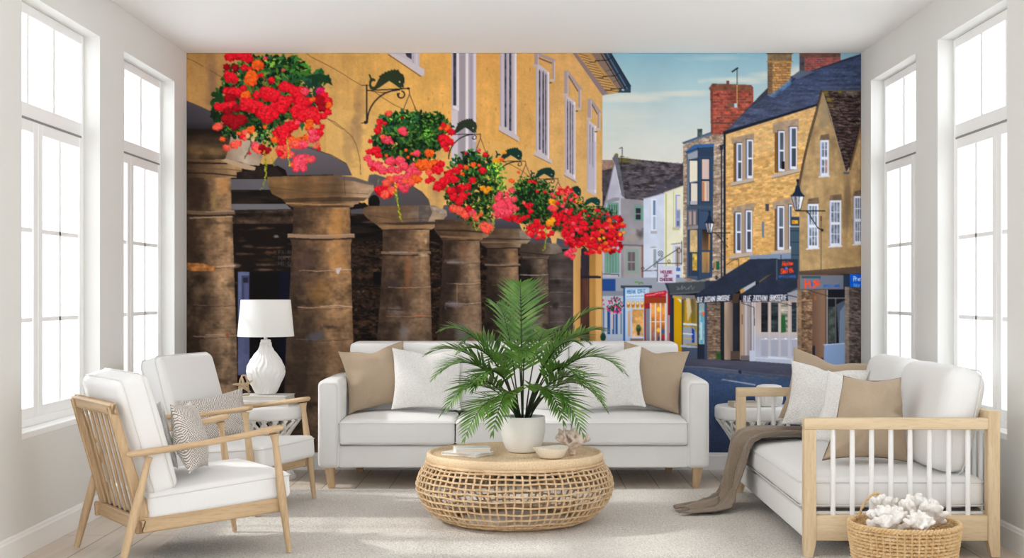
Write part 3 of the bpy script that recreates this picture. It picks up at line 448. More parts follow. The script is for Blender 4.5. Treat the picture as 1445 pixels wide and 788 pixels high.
    L([(1136, 394), (1136, 407), (1138, 401), (1143, 399), (1143, 406)], 2.2, rd); L([(1143, 399), (1141, 396)], 1.8, rd); L([(1145, 398), (1146, 404)], 1.4, (40, 80, 190)); L([(1152, 396), (1148, 398), (1153, 401), (1147, 406), (1150, 404), (1156, 401), (1154, 396)], 2.1, rd); L([(1155, 392), (1157, 394)], 1.4, (40, 90, 200)); text('OPTICIANS', 1162, 406, 1185, 405.3, 3.4, .9, (36, 92, 190))
    R(1096, 366, 1126, 394.5, (42, 52, 68)); L([(1096, 366), (1096, 395)], .8, (110, 120, 134)); L([(1102, 360), (1102, 366)], .9, (40, 46, 58))
    text('Haine', 1104, 375.5, 1119, 374, 6, 1.2, rd, skew=.15); text('&', 1108, 380.5, 1112, 380.5, 3.4, .9, (60, 120, 220)); text('Smith', 1101.5, 386.5, 1120, 384.5, 6.6, 1.3, rd, skew=.15); text('OPTICIANS', 1099, 392.3, 1123, 391.6, 2.8, .8, (40, 100, 200))
    R(1146, 409, 1166, 516, V([(1146, (104, 78, 66)), (1160, (132, 102, 82))], 'x')); R(1149, 418, 1152, 424, (190, 96, 50), .6); R(1150, 505, 1162, 516, (84, 60, 70)); R(1165, 409, 1193, 486, (24, 26, 34)); R(1166, 409, 1168, 486, (150, 140, 136)); L([(1166, 421), (1192, 421)], 1.2, (170, 164, 160)); L([(1179, 422), (1179, 486)], 1.2, (150, 142, 138)); R(1169, 433, 1178, 484, (70, 78, 74), tex=[(N3, .3)]); P([(1180, 430), (1192, 424), (1192, 486), (1184, 486)], (76, 88, 106)); P([(1185, 440), (1192, 430), (1192, 486), (1184, 486)], (112, 128, 152)); P([(1163, 486), (1193, 484), (1193, 516), (1162, 515)], (132, 158, 198)); L([(1162, 487), (1193, 485)], 1.2, (190, 204, 226)); R(1146, 488, 1150, 520, (40, 42, 56)); L([(1147, 412), (1168, 418)], .8, (50, 44, 44))
    bricks([(1125, 409), (1146, 410), (1146, 520), (1125, 514)], 1.6, 26, (150, 118, 90), (106, 82, 64), (84, 64, 52), 43, (.06, .2), .7, amp=.2, rag=.6); R(1125, 409, 1131, 515, (186, 158, 126), .4)
    bricks([(1192, 405), (1215, 406), (1215, 524), (1192, 520)], 1.6, 26, (116, 102, 94), (84, 74, 72), (64, 56, 58), 44, (.06, .2), .7, amp=.2, rag=.6); R(1192, 405, 1198, 520, (176, 158, 140), .5)
    # ---------------- pavement and road
    P([(809, 498), (870, 490), (945, 506), (945, 641), (809, 641)], (84, 86, 102), tex=[(NH, .1)])
    P([(940, 507), (960, 506), (1064, 510), (1130, 515), (1215, 521), (1215, 560), (940, 560)], (78, 80, 98), tex=[(NH, .1)])
    P([(940, 516), (975, 517), (1040, 523), (1110, 533), (1215, 541), (1215, 641), (940, 641)], V([(516, (80, 92, 120)), (535, (66, 88, 124)), (560, (60, 80, 116)), (600, (62, 75, 106)), (641, (58, 68, 96))]), tex=[(NH, .05), (NG, .07)])
    L([(955, 517), (1000, 519), (1045, 524)], 1.6, (112, 112, 128)); L([(1000, 523), (1042, 527), (1090, 534)], 1.2, (118, 104, 100), .7); L([(1045, 524), (1110, 531), (1160, 537)], 1.4, (92, 92, 108)); P([(1042, 523), (1046, 523), (1046, 528), (1042, 527)], (44, 44, 58)); P([(1016, 536), (1022, 535.5), (1066, 542.5), (1066, 544.5)], (168, 182, 206))
    for k in range(40): soft(rs.uniform(1000, 1110), rs.uniform(524, 538), rs.uniform(2, 6), .8, (124, 112, 108), .5)
    # ---------------- street lamps and the cheese sign
    def lantern(x, y, s):
        P([(x-5.2*s, y), (x+5.2*s, y), (x+2.4*s, y+11*s), (x-2.4*s, y+11*s)], (176, 176, 184)); P([(x+2*s, y+1), (x+4.6*s, y+1), (x+2.2*s, y+10*s), (x+.8*s, y+10*s)], (236, 240, 244)); P([(x-3.4*s, y+1), (x-1*s, y+1), (x-.8*s, y+10*s), (x-2*s, y+10*s)], (130, 126, 134))
        for dx in (-5, -1.6, 1.4, 5): L([(x+dx*s, y), (x+dx*.45*s, y+11*s)], .8, (26, 30, 42))
        P([(x-6*s, y+.6), (x-2.6*s, y-3.6*s), (x-1.6*s, y-8*s), (x, y-9.5*s), (x+1.6*s, y-8*s), (x+2.6*s, y-3.6*s), (x+6*s, y+.6)], (28, 40, 62)); L([(x, y-9*s), (x, y-13.5*s)], 1.4*s, (30, 36, 50)); E(x, y-12.5*s, 1.2*s, 1.4*s, (28, 34, 50)); P([(x-2.6*s, y+11*s), (x+2.6*s, y+11*s), (x+1.4*s, y+12.4*s), (x-1.4*s, y+12.4*s)], (28, 38, 50))
    lantern(1001, 315, 1.25); L([(1004, 328.5), (1030, 329)], 1.1, (30, 36, 46)); L([(1009, 329), (1014, 333), (1020, 342), (1027, 349)], 1.1, (40, 42, 48)); E(1026, 337, 1, 1.2, (70, 60, 52))
    lantern(1125.5, 277, 1.75); L([(1126, 297.5), (1164, 298)], 1.5, (24, 32, 40)); L([(1139, 298), (1147, 311), (1154, 322), (1160, 325)], 1.3, (30, 34, 42)); E(1160, 325, 2, 2, (40, 40, 46)); arc(1139, 299, 1.6, 0, 300, .8, (28, 34, 42))
    ik = (58, 58, 66)
    R(927, 376, 953.5, 399, (206, 206, 224)); text('HOUSE', 932.5, 386, 949, 386, 3.6, 1.0, (128, 44, 84)); text('OF', 937.5, 391, 944, 391, 3.2, .9, (110, 44, 84)); text('CHEESE', 931.5, 396.6, 950, 396.6, 3.6, 1.0, (110, 40, 78))
    L([(909, 383), (925, 372), (959, 350)], 1, ik); L([(905, 383), (927, 382)], .8, ik); L([(962, 341), (962, 372), (961, 374)], 1.1, ik); L([(927, 372), (962, 372)], .8, ik); L([(927.5, 372), (927.5, 398)], .9, ik); arc(932, 358, 3.4, 0, 400, .8, ik); arc(932, 358, 1.3, 0, 360, .6, ik); L([(926, 370), (935, 362)], .8, ik); arc(958, 354, 3, -90, 200, .8, ik); arc(907, 379, 2, 0, 360, .7, ik); arc(944, 369, 2, 0, 330, .7, ik); L([(947, 345), (962, 343)], .8, ik)
    # pink flower ball by the blue shop and greenery
    flowers_ball()
    # ---------------- fish brackets and the hanging baskets
    fish_and_baskets()

FISH = [(330, 230), (346, 232), (356, 255), (360, 268), (380, 268), (397, 282), (392, 297), (372, 292), (358, 305), (355, 328), (366, 345), (384, 345), (400, 325), (418, 285), (432, 262), (426, 243), (447, 240), (452, 226), (474, 222), (482, 206), (500, 210), (514, 195), (530, 201), (543, 184), (556, 196), (574, 181), (584, 193), (606, 184), (612, 196), (622, 216), (652, 232), (664, 268), (665, 305), (654, 325), (660, 350), (640, 366), (606, 350), (566, 318), (522, 291), (482, 318), (436, 352), (384, 378), (346, 366), (334, 335), (337, 300), (346, 272)]
def fish(x0, y0, w, h, col, tail=True, bar=True):
    """dolphin-like iron fish on a scroll bracket; x0,y0 = tail side top, w,h = its size"""
    pts = [((px-330)/335.0, (py-181)/197.0) for px, py in FISH]
    if not tail: pts = [p for p in pts[12:43]]
    ik = (30, 28, 34)
    if bar:
        L([(x0-w*.06, y0+h*1.0), (x0+w*1.13, y0+h*.97)], max(.9, w*.026), ik)
        sc = w/50.0
        arc(x0+w*.9, y0+h*1.17, 3.9*sc, -100, 150, max(.8, 1.3*sc), ik); arc(x0+w*.9, y0+h*1.19, 2.6*sc, 120, 260, max(.7, 1.2*sc), ik)
        L([(x0+w*.86-w*.9*math.sin(math.radians(t))*.98, y0+h*1.0+h*1.5*(1-math.cos(math.radians(t)))) for t in range(0, 91, 9)], max(.9, 2.0*sc), ik)
        L([(x0+w*1.12, y0+h*.95), (x0+w*1.13, y0+h*1.2)], .9, (74, 44, 44)); L([(x0+w*1.13, y0+h*1.2), (x0+w*.9, y0+h*2.3)], 1, (84, 62, 72)); L([(x0+w*1.13, y0+h*1.2), (x0+w*1.34, y0+h*2.2)], 1, (110, 76, 62))
    P([(x0+u*w, y0+v*h) for u, v in pts], col)
    E(x0+.865*w, y0+.61*h, max(.7, .022*w), max(.7, .045*h), (206, 196, 176)); E(x0+.93*w, y0+.87*h, max(.5, .015*w), max(.5, .03*h), (190, 176, 150))
def leaf(x, y, s, ang, c):
    ca, sa = math.cos(ang), math.sin(ang)
    pts = [(-1, 0), (-.45, -.42), (-.1, -.34), (.1, -.52), (.45, -.2), (1.1, 0), (.4, .22), (.05, .48), (-.2, .3), (-.6, .36)]
    P([(x+(u*ca-v*sa)*s, y+(u*sa+v*ca)*s) for u, v in pts], c)
    L([(x-ca*s*.8, y-sa*s*.8), (x+ca*s*.9, y+sa*s*.9)], max(.5, s*.09), np.array(c)*1.22+5, .4)
def foliage(x0, y0, rx, ry, n, smin, smax, shape=None, bright=1.0, pal=None):
    core = pal is None and rx > 12
    pal = pal or [(16, 40, 20), (26, 62, 28), (38, 82, 32), (54, 100, 36), (12, 28, 16), (30, 70, 46), (84, 118, 40)]
    if core:
        n = int(n*1.5); smin *= .8; smax *= .72
        for k in range(n//3):
            t = rs.uniform(0, 2*math.pi); r = math.sqrt(rs.rand())*.86
            E(x0+rx*r*math.cos(t), y0+ry*r*math.sin(t), smax*.9, smax*.7, (10+rs.rand()*8, 24+rs.rand()*12, 12), .9, rs.rand()*3, 8)
    for k in range(n):
        t = rs.uniform(0, 2*math.pi); r = math.sqrt(rs.rand())
        x, y = x0+rx*r*math.cos(t), y0+ry*r*math.sin(t)
        c = np.array(pal[rs.randint(len(pal))], float)*(rs.uniform(.75, 1.2)*bright)*(1.1-.28*(y-y0)/max(ry, 1))
        leaf(x, y, rs.uniform(smin, smax), rs.uniform(-.6, 2.4), c)
REDS = {'r': ((232, 22, 40), (150, 6, 20), (255, 84, 84)), 'p': ((244, 70, 92), (190, 26, 48), (255, 150, 156)), 'o': ((246, 96, 30), (196, 46, 14), (255, 160, 60)), 'y': ((244, 164, 34), (206, 104, 14), (255, 214, 90)), 'd': ((160, 10, 24), (92, 2, 12), (206, 30, 46)), 's': ((250, 92, 70), (204, 40, 34), (255, 160, 130)), 'm': ((216, 20, 90), (140, 10, 60), (250, 110, 170))}
def bloom(x, y, r, k, sq=.78, ph=(0, 1, 2)):
    mid, dk, hi = [np.array(c, float) for c in REDS[k]]
    r *= 1.1
    n = max(5, int(6+r*1.1))
    if 0 in ph:
        for i in range(n):
            t = 2*math.pi*i/n+rs.uniform(-.3, .3); d = r*rs.uniform(.45, .8)
            E(x+d*math.cos(t), y+d*sq*math.sin(t)+r*.14, r*rs.uniform(.32, .5), r*rs.uniform(.24, .38), (dk*.55+mid*.45)*rs.uniform(.85, 1.1), 1, t, 9)
    if 1 in ph:
        for i in range(n+2):
            t = rs.uniform(0, 2*math.pi); d = r*.66*math.sqrt(rs.rand())
            c = (mid*rs.uniform(.86, 1.06)).clip(0, 255)
            E(x+d*math.cos(t), y+d*sq*math.sin(t), r*rs.uniform(.3, .52), r*rs.uniform(.2, .36), c, 1, rs.uniform(0, 3.1), 9)
    if 2 in ph:
        for i in range(max(3, n//2)):
            t = rs.uniform(0, 2*math.pi); d = r*.62*math.sqrt(rs.rand())
            E(x+d*math.cos(t)-r*.08, y+d*sq*math.sin(t)-r*.16, r*rs.uniform(.12, .3), r*rs.uniform(.06, .13), hi*rs.uniform(.85, 1.0)*.45+mid*.55, .8, rs.uniform(0, 3.1), 8)
            if i % 2: E(x+d*math.cos(t)+r*.05, y+d*sq*math.sin(t)+r*.14, r*rs.uniform(.14, .3), r*.06, dk*.7+mid*.3, .7, rs.uniform(-.6, .6), 7)
def blooms(lst):
    """a clump: all undersides first, then petals, then lit edges, so that neighbours merge"""
    for ph in (0, 1, 2):
        for b in lst: bloom(b[0], b[1], b[2], b[3], ph=(ph,))
def vine(pts, col, s):
    for i in range(len(pts)-1):
        (xa, ya), (xb, yb) = pts[i], pts[i+1]
        n = max(2, int(math.hypot(xb-xa, yb-ya)/(s*.9)))
        for j in range(n):
            t = j/n
            leaf(xa+(xb-xa)*t+rs.uniform(-s, s)*.6, ya+(yb-ya)*t, s*rs.uniform(.6, 1.1), rs.uniform(0, 6.3), np.array(col)*rs.uniform(.75, 1.2))
def flowers_ball():
    R(878, 398, 905, 404, (150, 160, 150), .3); foliage(902, 399, 6, 3, 14, 1, 2, pal=[(70, 120, 50), (96, 150, 60)])
    foliage(868, 432, 11, 12, 70, 1.2, 2.6, pal=[(24, 48, 30), (34, 66, 38), (20, 36, 28)])
    for k in range(44):
        t = rs.uniform(0, 6.3); r = math.sqrt(rs.rand())
        E(868+12*r*math.cos(t), 432+13*r*math.sin(t), rs.uniform(.8, 1.7), rs.uniform(.8, 1.5), [(232, 60, 140), (214, 40, 80), (196, 140, 210), (240, 110, 170), (206, 30, 60)][k % 5], 1)
    for (x, y) in ((851, 424), (852, 430), (851, 436)): E(x, y, 1.2, 1.6, (206, 40, 70))
def scatter(x0, y0, rx, ry, n, rmin, rmax, kinds):
    for k in range(n):
        t = rs.uniform(0, 6.3); r = math.sqrt(rs.rand())
        bloom(x0+rx*r*math.cos(t), y0+ry*r*math.sin(t), rs.uniform(rmin, rmax), kinds[rs.randint(len(kinds))])
def fish_and_baskets():
    fg = (44, 54, 36); f2 = (22, 52, 46); ik = (34, 30, 34)
    # the small ones first, far to near
    fish(818, 278, 29, 14, (20, 62, 56)); fish(797, 262, 23, 17, f2); fish(748, 236, 35, 17, f2); fish(699, 208, 38, 20, f2); fish(634, 167, 39, 23, (42, 52, 40))
    # bracket of the near fish
    L([(511, 120.5), (519, 120.5)], 1.4, (70, 44, 36)); L([(517.3, 120), (517.3, 174)], 2.0, (34, 32, 38)); L([(517, 128), (578, 125)], 1.5, ik); L([(525, 129), (540, 131), (560, 128)], .9, (70, 50, 40))
    L([(564-45.5*math.sin(math.radians(t)), 127+45*(1-math.cos(math.radians(t)))) for t in range(0, 93, 7)], 2.1, (38, 36, 40)); arc(566, 133.5, 5, -80, 200, 1.7, ik, 18); arc(565.5, 134.5, 3.2, 160, 240, 1.7, ik); E(516, 173, 3, 2.4, (40, 38, 48)); L([(510, 174), (515, 173)], 1.2, (60, 50, 46)); E(576, 125, 2.6, 1.4, ik)
    L([(577.5, 126), (578, 133)], 1, (74, 40, 44)); L([(578, 133), (571, 150), (566, 166)], 1.2, (92, 72, 84)); L([(578, 133), (584, 148), (588, 162)], 1.1, (120, 84, 60)); L([(578, 134), (586, 152), (588, 162)], .8, (96, 66, 56))
    fish(520, 97.5, 51, 30, fg, bar=False)
    # ---- basket 6 and 5 (far)
    for (x, y, a, b) in ((845, 325, 34, 28), (795, 305, 32, 26), (752, 288, 32, 34), (818, 330, 30, 18)): soft(x, y, a, b, (34, 30, 16), 1.0); soft(x, y, a*.9, b*.9, (26, 40, 18), 1.0)
    foliage(842, 322, 38, 32, 240, 1.4, 3.2); foliage(795, 300, 36, 30, 220, 1.6, 3.6); foliage(752, 288, 36, 40, 300, 1.8, 4.4)
    scatter(852, 333, 26, 24, 60, 2.4, 4.4, 'rrrrdrpo'); scatter(868, 318, 13, 16, 26, 2, 3.6, 'rrrdo'); scatter(815, 325, 22, 20, 46, 2.6, 4.4, 'rrprr'); scatter(800, 305, 20, 16, 18, 2, 4, 'rrpr'); scatter(866, 346, 12, 14, 20, 2, 3.6, 'rrd'); scatter(845, 345, 20, 6, 22, 2.4, 4, 'rrro'); scatter(833, 356, 10, 3, 8, 2, 3, 'rs'); scatter(810, 343, 14, 8, 16, 2.4, 4, 'rrd')
    for (x, y) in ((852, 336), (846, 337), (813, 284), (819, 285), (880, 328), (875, 331)): bloom(x, y, 2.4, 'y')
    for (x, y, r) in ((805, 354, 4.4), (810, 353, 4), (800, 358, 4), (808, 362, 4), (804, 360, 3.4)): bloom(x, y, r, 'p')
    foliage(838, 300, 28, 9, 60, 1.2, 2.8); scatter(838, 303, 26, 8, 14, 1.4, 2.6, 'rrp'); scatter(795, 276, 22, 12, 22, 1.6, 3.4, 'rrps')
    # ---- basket 4
    foliage(745, 277, 22, 30, 160, 1.8, 4.6); scatter(762, 325, 18, 12, 24, 2.6, 4.4, 'rrsr'); scatter(725, 309, 16, 4, 14, 2.4, 4, 'rdr'); scatter(790, 310, 10, 10, 16, 2.6, 4.4, 'rr')
    for (x, y, r, k) in ((745, 290, 4.4, 'r'), (749, 298, 4, 'r'), (749, 289, 3.6, 'r'), (779, 284, 5, 'y'), (781, 291, 4.4, 'y'), (778, 293, 5, 'p'), (776, 314, 5.6, 'y'), (780, 310, 4, 'y'), (752, 256, 2.6, 'r'), (747, 256, 2.4, 'r'), (756, 258, 2.2, 'r'), (732, 243, 2.4, 'o'), (722, 255, 3.6, 'o'), (739, 286, 2.6, 's'), (731, 294, 2.2, 's'), (769, 271, 2.2, 'r'), (758, 270, 2.4, 'r'), (791, 268, 3.2, 'r'), (803, 271, 3.4, 'p'), (793, 272, 3.4, 's'), (757, 312, 4, 'r'), (768, 332, 4.4, 'r'), (778, 330, 3.4, 'r'), (783, 296, 2, 'o'), (794, 298, 2.6, 'r'), (745, 305, 3, 'r')): bloom(x, y, r, k)
    vine([(770, 322), (771, 338), (768, 352), (764, 355)], (150, 170, 40), 1.5)
    # ---- basket 3
    foliage(668, 262, 42, 52, 420, 2.2, 6); foliage(700, 258, 16, 34, 110, 1.6, 3.4, bright=1.1, pal=[(50, 106, 34), (90, 146, 40), (34, 78, 30), (120, 160, 44)]); foliage(675, 306, 26, 16, 70, 1.4, 3, pal=[(90, 120, 34), (50, 70, 26), (140, 150, 50), (30, 44, 20)])
    for (x, y, r, k) in ((644, 240, 6, 'r'), (650, 235, 4.4, 'r'), (634, 246, 7, 'r'), (628, 255, 7, 'r'), (622, 262, 6.6, 'r'), (641, 253, 6, 'r'), (651, 265, 6.6, 'r'), (645, 268, 6, 'd'), (660, 263, 5, 'r'), (667, 254, 5, 'r'), (653, 276, 6, 'r'), (640, 277, 6, 'r'), (636, 269, 6, 'r'), (648, 284, 6, 'r'), (681, 240, 5, 'r'), (668, 232, 4, 'o'), (658, 236, 3.6, 'o'), (676, 233, 2.6, 'o'), (681, 265, 4.2, 'y'), (686, 269, 4.4, 'y'), (690, 266, 3.6, 'y'), (685, 218, 3.6, 'r'), (676, 212, 2.6, 'p'), (657, 216, 2.2, 'r'), (652, 245, 3, 'o'), (662, 273, 2.2, 'r'), (702, 226, 4, 'y'), (708, 225, 3.4, 'o'), (712, 215, 2.8, 'y'), (697, 228, 2.2, 'y'), (640, 294, 6, 's'), (649, 297, 7, 's'), (658, 302, 6.4, 's'), (667, 300, 6, 'p'), (661, 294, 5, 'r'), (671, 307, 4.4, 's'), (678, 303, 3, 'o')): bloom(x, y, r, k)
    for (x, y, r) in ((704, 280, 6), (711, 288, 8), (702, 292, 7.5), (718, 283, 6), (722, 292, 6), (709, 300, 7), (700, 302, 5.6), (718, 300, 6), (715, 274, 4), (722, 268, 4.4), (725, 281, 4.4), (727, 294, 4), (706, 273, 4)): bloom(x, y, r, 'p')
    bloom(683, 319, 6.5, 's'); bloom(690, 321, 6, 's'); bloom(687, 324, 5.5, 's')
    vine([(664, 300), (668, 312), (672, 326)], (140, 160, 40), 1.6); vine([(697, 300), (697, 320), (693, 330)], (150, 160, 60), 1.4); vine([(672, 300), (677, 318), (673, 327)], (150, 170, 40), 1.3)
    # ---- basket 2
    foliage(575, 196, 50, 40, 520, 2.6, 7.4); foliage(612, 178, 22, 20, 120, 2.4, 6); foliage(604, 192, 9, 9, 30, 1.6, 3, bright=1.0, pal=[(100, 170, 50), (70, 130, 50)]); foliage(560, 168, 26, 10, 70, 2.4, 5, bright=1.3); foliage(545, 178, 12, 12, 20, 3, 6, bright=1.25)
    for (x, y, r, k) in ((548, 160, 4.6, 's'), (536, 171, 4.4, 'r'), (535, 178, 4, 'r'), (533, 184, 5, 'r'), (543, 174, 3, 'r'), (568, 184, 6, 'p'), (571, 188, 4, 'p'), (546, 197, 6.4, 'p'), (540, 193, 4, 's'), (553, 201, 3, 'p'), (523, 199, 3.4, 'r'), (530, 212, 7, 'r'), (521, 214, 4.4, 'r'), (534, 219, 5, 'r'), (588, 216, 5, 'p'), (606, 216, 6, 'o'), (603, 214, 4, 'o'), (631, 180, 5, 'o'), (637, 186, 5, 'r'), (626, 176, 4, 'r'), (622, 181, 3, 'o'), (626, 195, 7, 'r'), (633, 200, 6.6, 'r'), (626, 203, 5, 'r'), (630, 210, 4.4, 'r'), (568, 166, 2.4, 'd'), (573, 212, 2.4, 'o'), (581, 217, 2.2, 'o'), (545, 219, 2.4, 'o'), (576, 222, 2.4, 'o'), (519, 223, 5, 'p'), (524, 230, 6, 'p'), (533, 234, 8, 'p'), (540, 240, 7, 'p'), (526, 238, 4, 'r'), (551, 227, 7, 'p'), (553, 239, 6, 'p'), (565, 227, 7, 'p'), (570, 234, 7, 'p'), (562, 240, 5, 'p'), (585, 236, 7, 'p'), (580, 243, 7, 'p'), (588, 244, 6, 'p'), (559, 252, 6, 'p'), (567, 250, 6, 'p'), (550, 253, 6, 's'), (546, 258, 6, 's'), (575, 248, 5, 'p'), (566, 256, 5, 'p'), (596, 232, 9, 'o'), (604, 235, 7, 'o'), (612, 232, 8, 'o'), (617, 238, 8, 'r'), (606, 243, 5, 's'), (622, 231, 5, 'r'), (587, 252, 7, 'o'), (579, 257, 6, 's'), (572, 255, 5, 's'), (610, 253, 4, 'r'), (604, 255, 4.4, 'r'), (619, 260, 6, 'r'), (625, 254, 5, 'r'), (618, 264, 6, 'r'), (608, 250, 3, 'r'), (540, 269, 8, 'r'), (548, 271, 8, 'r'), (533, 267, 5, 'r'), (553, 268, 6, 's'), (543, 274, 6, 's'), (567, 265, 5, 'p'), (571, 267, 5, 'p'), (574, 263, 4, 'p'), (560, 262, 4, 's')): bloom(x, y, r, k)
    vine([(557, 258), (560, 272), (562, 290), (564, 302), (567, 314)], (176, 196, 30), 1.7); vine([(555, 270), (561, 283)], (160, 180, 40), 1.4); vine([(535, 253), (532, 262)], (120, 140, 40), 1.3)
    # ---- basket 1 (near): leaves, then blooms placed one by one
    foliage(372, 130, 62, 52, 520, 3.2, 9.5); foliage(398, 98, 40, 20, 95, 4, 10, bright=1.15); foliage(446, 112, 18, 8, 14, 6, 11, pal=[(24, 56, 34), (34, 76, 40)]); foliage(440, 130, 14, 24, 40, 4, 8, pal=[(20, 48, 34), (30, 66, 50)]); foliage(310, 150, 10, 26, 40, 4, 9, pal=[(16, 40, 18), (24, 56, 24)]); foliage(345, 183, 34, 14, 110, 2.4, 6); foliage(378, 192, 22, 16, 60, 2, 4.4, bright=1.4)
    leaf(455, 111, 13, .45, (26, 58, 34)); leaf(444, 117, 10, 1.4, (22, 54, 40)); leaf(432, 104, 9, .2, (60, 110, 40)); leaf(402, 165-50, 9, 1.2, (46, 100, 60)); leaf(426, 176, 9, 1.5, (34, 92, 50)); leaf(398, 130, 10, 1.0, (40, 100, 56))
    B1 = [(325, 80, 7, 'r'), (336, 78, 6, 'r'), (345, 78, 9, 'r'), (351, 82, 7, 'r'), (332, 95, 5, 'd'), (320, 94, 5, 'd'), (345, 95, 5, 'r'), (352, 97, 4, 'r'), (364, 91, 7.5, 'o'), (360, 93, 5, 'o'), (321, 104, 5, 'r'), (326, 109, 8, 'r'), (331, 112, 5, 'r'), (355, 107, 9, 'o'), (354, 113, 8, 'o'), (375, 82, 3, 'p'), (368, 106, 4, 'r'), (400, 99, 2.4, 'p'), (383, 113, 5, 'r'), (381, 116, 3, 'd'), (402, 121, 8, 'r'), (410, 124, 7, 'r'), (398, 123, 5, 'r'),
          (320, 128, 6, 'r'), (328, 130, 8, 'r'), (335, 130, 7, 'r'), (344, 124, 5, 'r'), (347, 134, 7, 'o'), (344, 138, 5, 'o'), (363, 134, 6, 'r'), (378, 131, 10, 'r'), (386, 134, 10, 'r'), (392, 139, 8, 'r'), (373, 128, 6, 'r'), (416, 129, 8, 'r'), (424, 128, 8, 'r'), (430, 128, 6, 'p'), (421, 134, 6, 'r'),
          (325, 139, 8, 'd'), (308, 150, 6, 'r'), (318, 150, 8, 'r'), (328, 150, 9, 'r'), (334, 152, 6, 'd'), (322, 156, 6, 'd'), (347, 144, 8, 'r'), (355, 147, 10, 'r'), (345, 151, 6, 'r'), (363, 152, 10, 'r'), (372, 158, 10, 'r'), (381, 157, 11, 'r'), (378, 165, 9, 'r'), (390, 150, 8, 'r'), (400, 144, 10, 'r'), (408, 141, 7, 'r'), (397, 153, 8, 'r'), (388, 162, 6, 'r'), (452, 128, 6, 'm'), (457, 135, 6, 'r'), (462, 143, 7, 'r'), (451, 140, 8, 'd'), (456, 150, 8, 'd'), (464, 148, 5, 'o'), (463, 158, 5, 'r'), (457, 163, 5, 'r'), (424, 144, 9, 'r'), (434, 142, 7, 'r'), (441, 140, 4, 'o'), (420, 154, 9, 'r'), (430, 158, 9, 'r'), (440, 158, 10, 'r'), (446, 165, 8, 'r'), (436, 166, 8, 'r'), (418, 162, 6, 'r'), (426, 167, 6, 'r'), (437, 172, 5, 'o'), (448, 172, 4, 'r'), (455, 178, 3.4, 'r'), (454, 181, 3, 'r'),
          (322, 168, 9, 'd'), (331, 170, 9, 'd'), (340, 168, 8, 'd'), (331, 176, 7, 'd'), (308, 178, 6, 's'), (304, 180, 4, 's'), (354, 183, 6, 'o'), (346, 188, 6, 's'), (357, 180, 3, 'o'), (374, 179, 3, 'o'), (314, 196, 4, 'o'), (320, 208, 5, 's'), (331, 204, 6, 's'), (336, 202, 5, 's'), (342, 193, 4, 'r'), (346, 196, 3, 's'), (337, 188, 3, 'o'), (393, 188, 8, 'r'), (400, 184, 9, 'r'), (408, 178, 8, 'r'), (415, 175, 8, 'r'), (402, 192, 8, 'r'), (395, 183, 6, 'r'), (420, 174, 4, 'p'), (436, 178, 6, 'o'), (443, 188, 8, 'p'), (450, 187, 6, 'r'), (440, 196, 6, 'p'), (446, 194, 5, 'p'), (432, 194, 5, 'o'), (422, 197, 5, 'o'), (412, 197, 5, 'o'), (418, 203, 7, 's'), (427, 204, 7, 'p'), (408, 202, 5, 's'), (398, 200, 6, 'r'), (388, 197, 5, 'o'), (362, 208, 6, 's'), (359, 205, 5, 'p'), (365, 212, 5, 's'), (374, 213, 6, 'd'), (379, 211, 4, 'd'), (370, 208, 5, 'd'), (352, 216, 2.4, 'r'), (396, 210, 6, 's'), (403, 214, 8, 's'), (400, 219, 5, 's'), (410, 218, 5, 's'), (395, 216, 5, 'r'), (405, 208, 5, 's'), (424, 226, 9, 'p'), (430, 224, 8, 'p'), (421, 233, 8, 'p'), (418, 238, 5, 'p'), (441, 224, 5, 'p'), (437, 226, 4, 's'), (428, 236, 6, 'p'), (412, 232, 4, 's'), (449, 204, 3, 's'), (444, 208, 2, 's'), (450, 210, 3, 'r')]
    for a in range(0, len(B1), 6): blooms(B1[a:a+6])
    for (a, b) in (((332, 114), (331, 124)), ((374, 108), (373, 119)), ((373, 119), (366, 129)), ((395, 172), (398, 184)), ((407, 165), (410, 178)), ((418, 212), (418, 222)), ((330, 118), (322, 128)), ((360, 118), (356, 128))): L([a, b], .9, (196, 30, 50))
    vine([(353, 190), (354, 205), (350, 216), (344, 225)], (60, 60, 34), 1.5); vine([(372, 214), (376, 228), (375, 250), (372, 262), (367, 270)], (146, 156, 26), 2.1); vine([(384, 222), (387, 236)], (130, 140, 30), 1.5); vine([(405, 195), (407, 215), (408, 236)], (150, 190, 40), 1.6); vine([(374, 226), (375, 244)], (120, 130, 26), 2.4)
    for (x, y) in ((350, 192), (357, 196), (360, 190)): E(x, y, 3, 4, (232, 186, 120), .85)
# ---------------------------------------------------------------- helpers
def link(name, me, mat, parent=None, smooth=True):
    o = bpy.data.objects.new(name, me)
    COL.objects.link(o)
    if mat is not None:
        for m in (mat if isinstance(mat, (list, tuple)) else [mat]): me.materials.append(m)
    if parent is not None: o.parent = parent
    if smooth: me.shade_smooth()
    return o
def obj(name, bm, mat, parent=None, smooth=True, angle=None):
    bmesh.ops.recalc_face_normals(bm, faces=bm.faces[:])
    me = bpy.data.meshes.new(name)
    bm.to_mesh(me); bm.free()
    o = link(name, me, mat, parent, smooth)
    if smooth: me.set_sharp_from_angle(angle=angle or math.radians(38))
    return o
def thing(name, label, cat, loc=(0, 0, 0), rz=0.0, group=None):
    o = bpy.data.objects.new(name, None); COL.objects.link(o)
    o.location = loc; o.rotation_euler = (0, 0, rz); o.empty_display_size = .1
    return tag(o, label, cat, group)
def tag(o, label, cat, group=None, kind=None):
    o['label'] = label; o['category'] = cat
    if group: o['group'] = group
    if kind: o['kind'] = kind
    return o
def struct(name, bm, mat, parent=None, smooth=False):
    o = obj(name, bm, mat, parent, smooth)
    if parent is None: o['kind'] = 'structure'
    return o
def dup(o, parent=None):
    c = o.copy(); COL.objects.link(c)
    if parent is not None: c.parent = parent
    for ch in list(o.children): dup(ch, c)
    return c
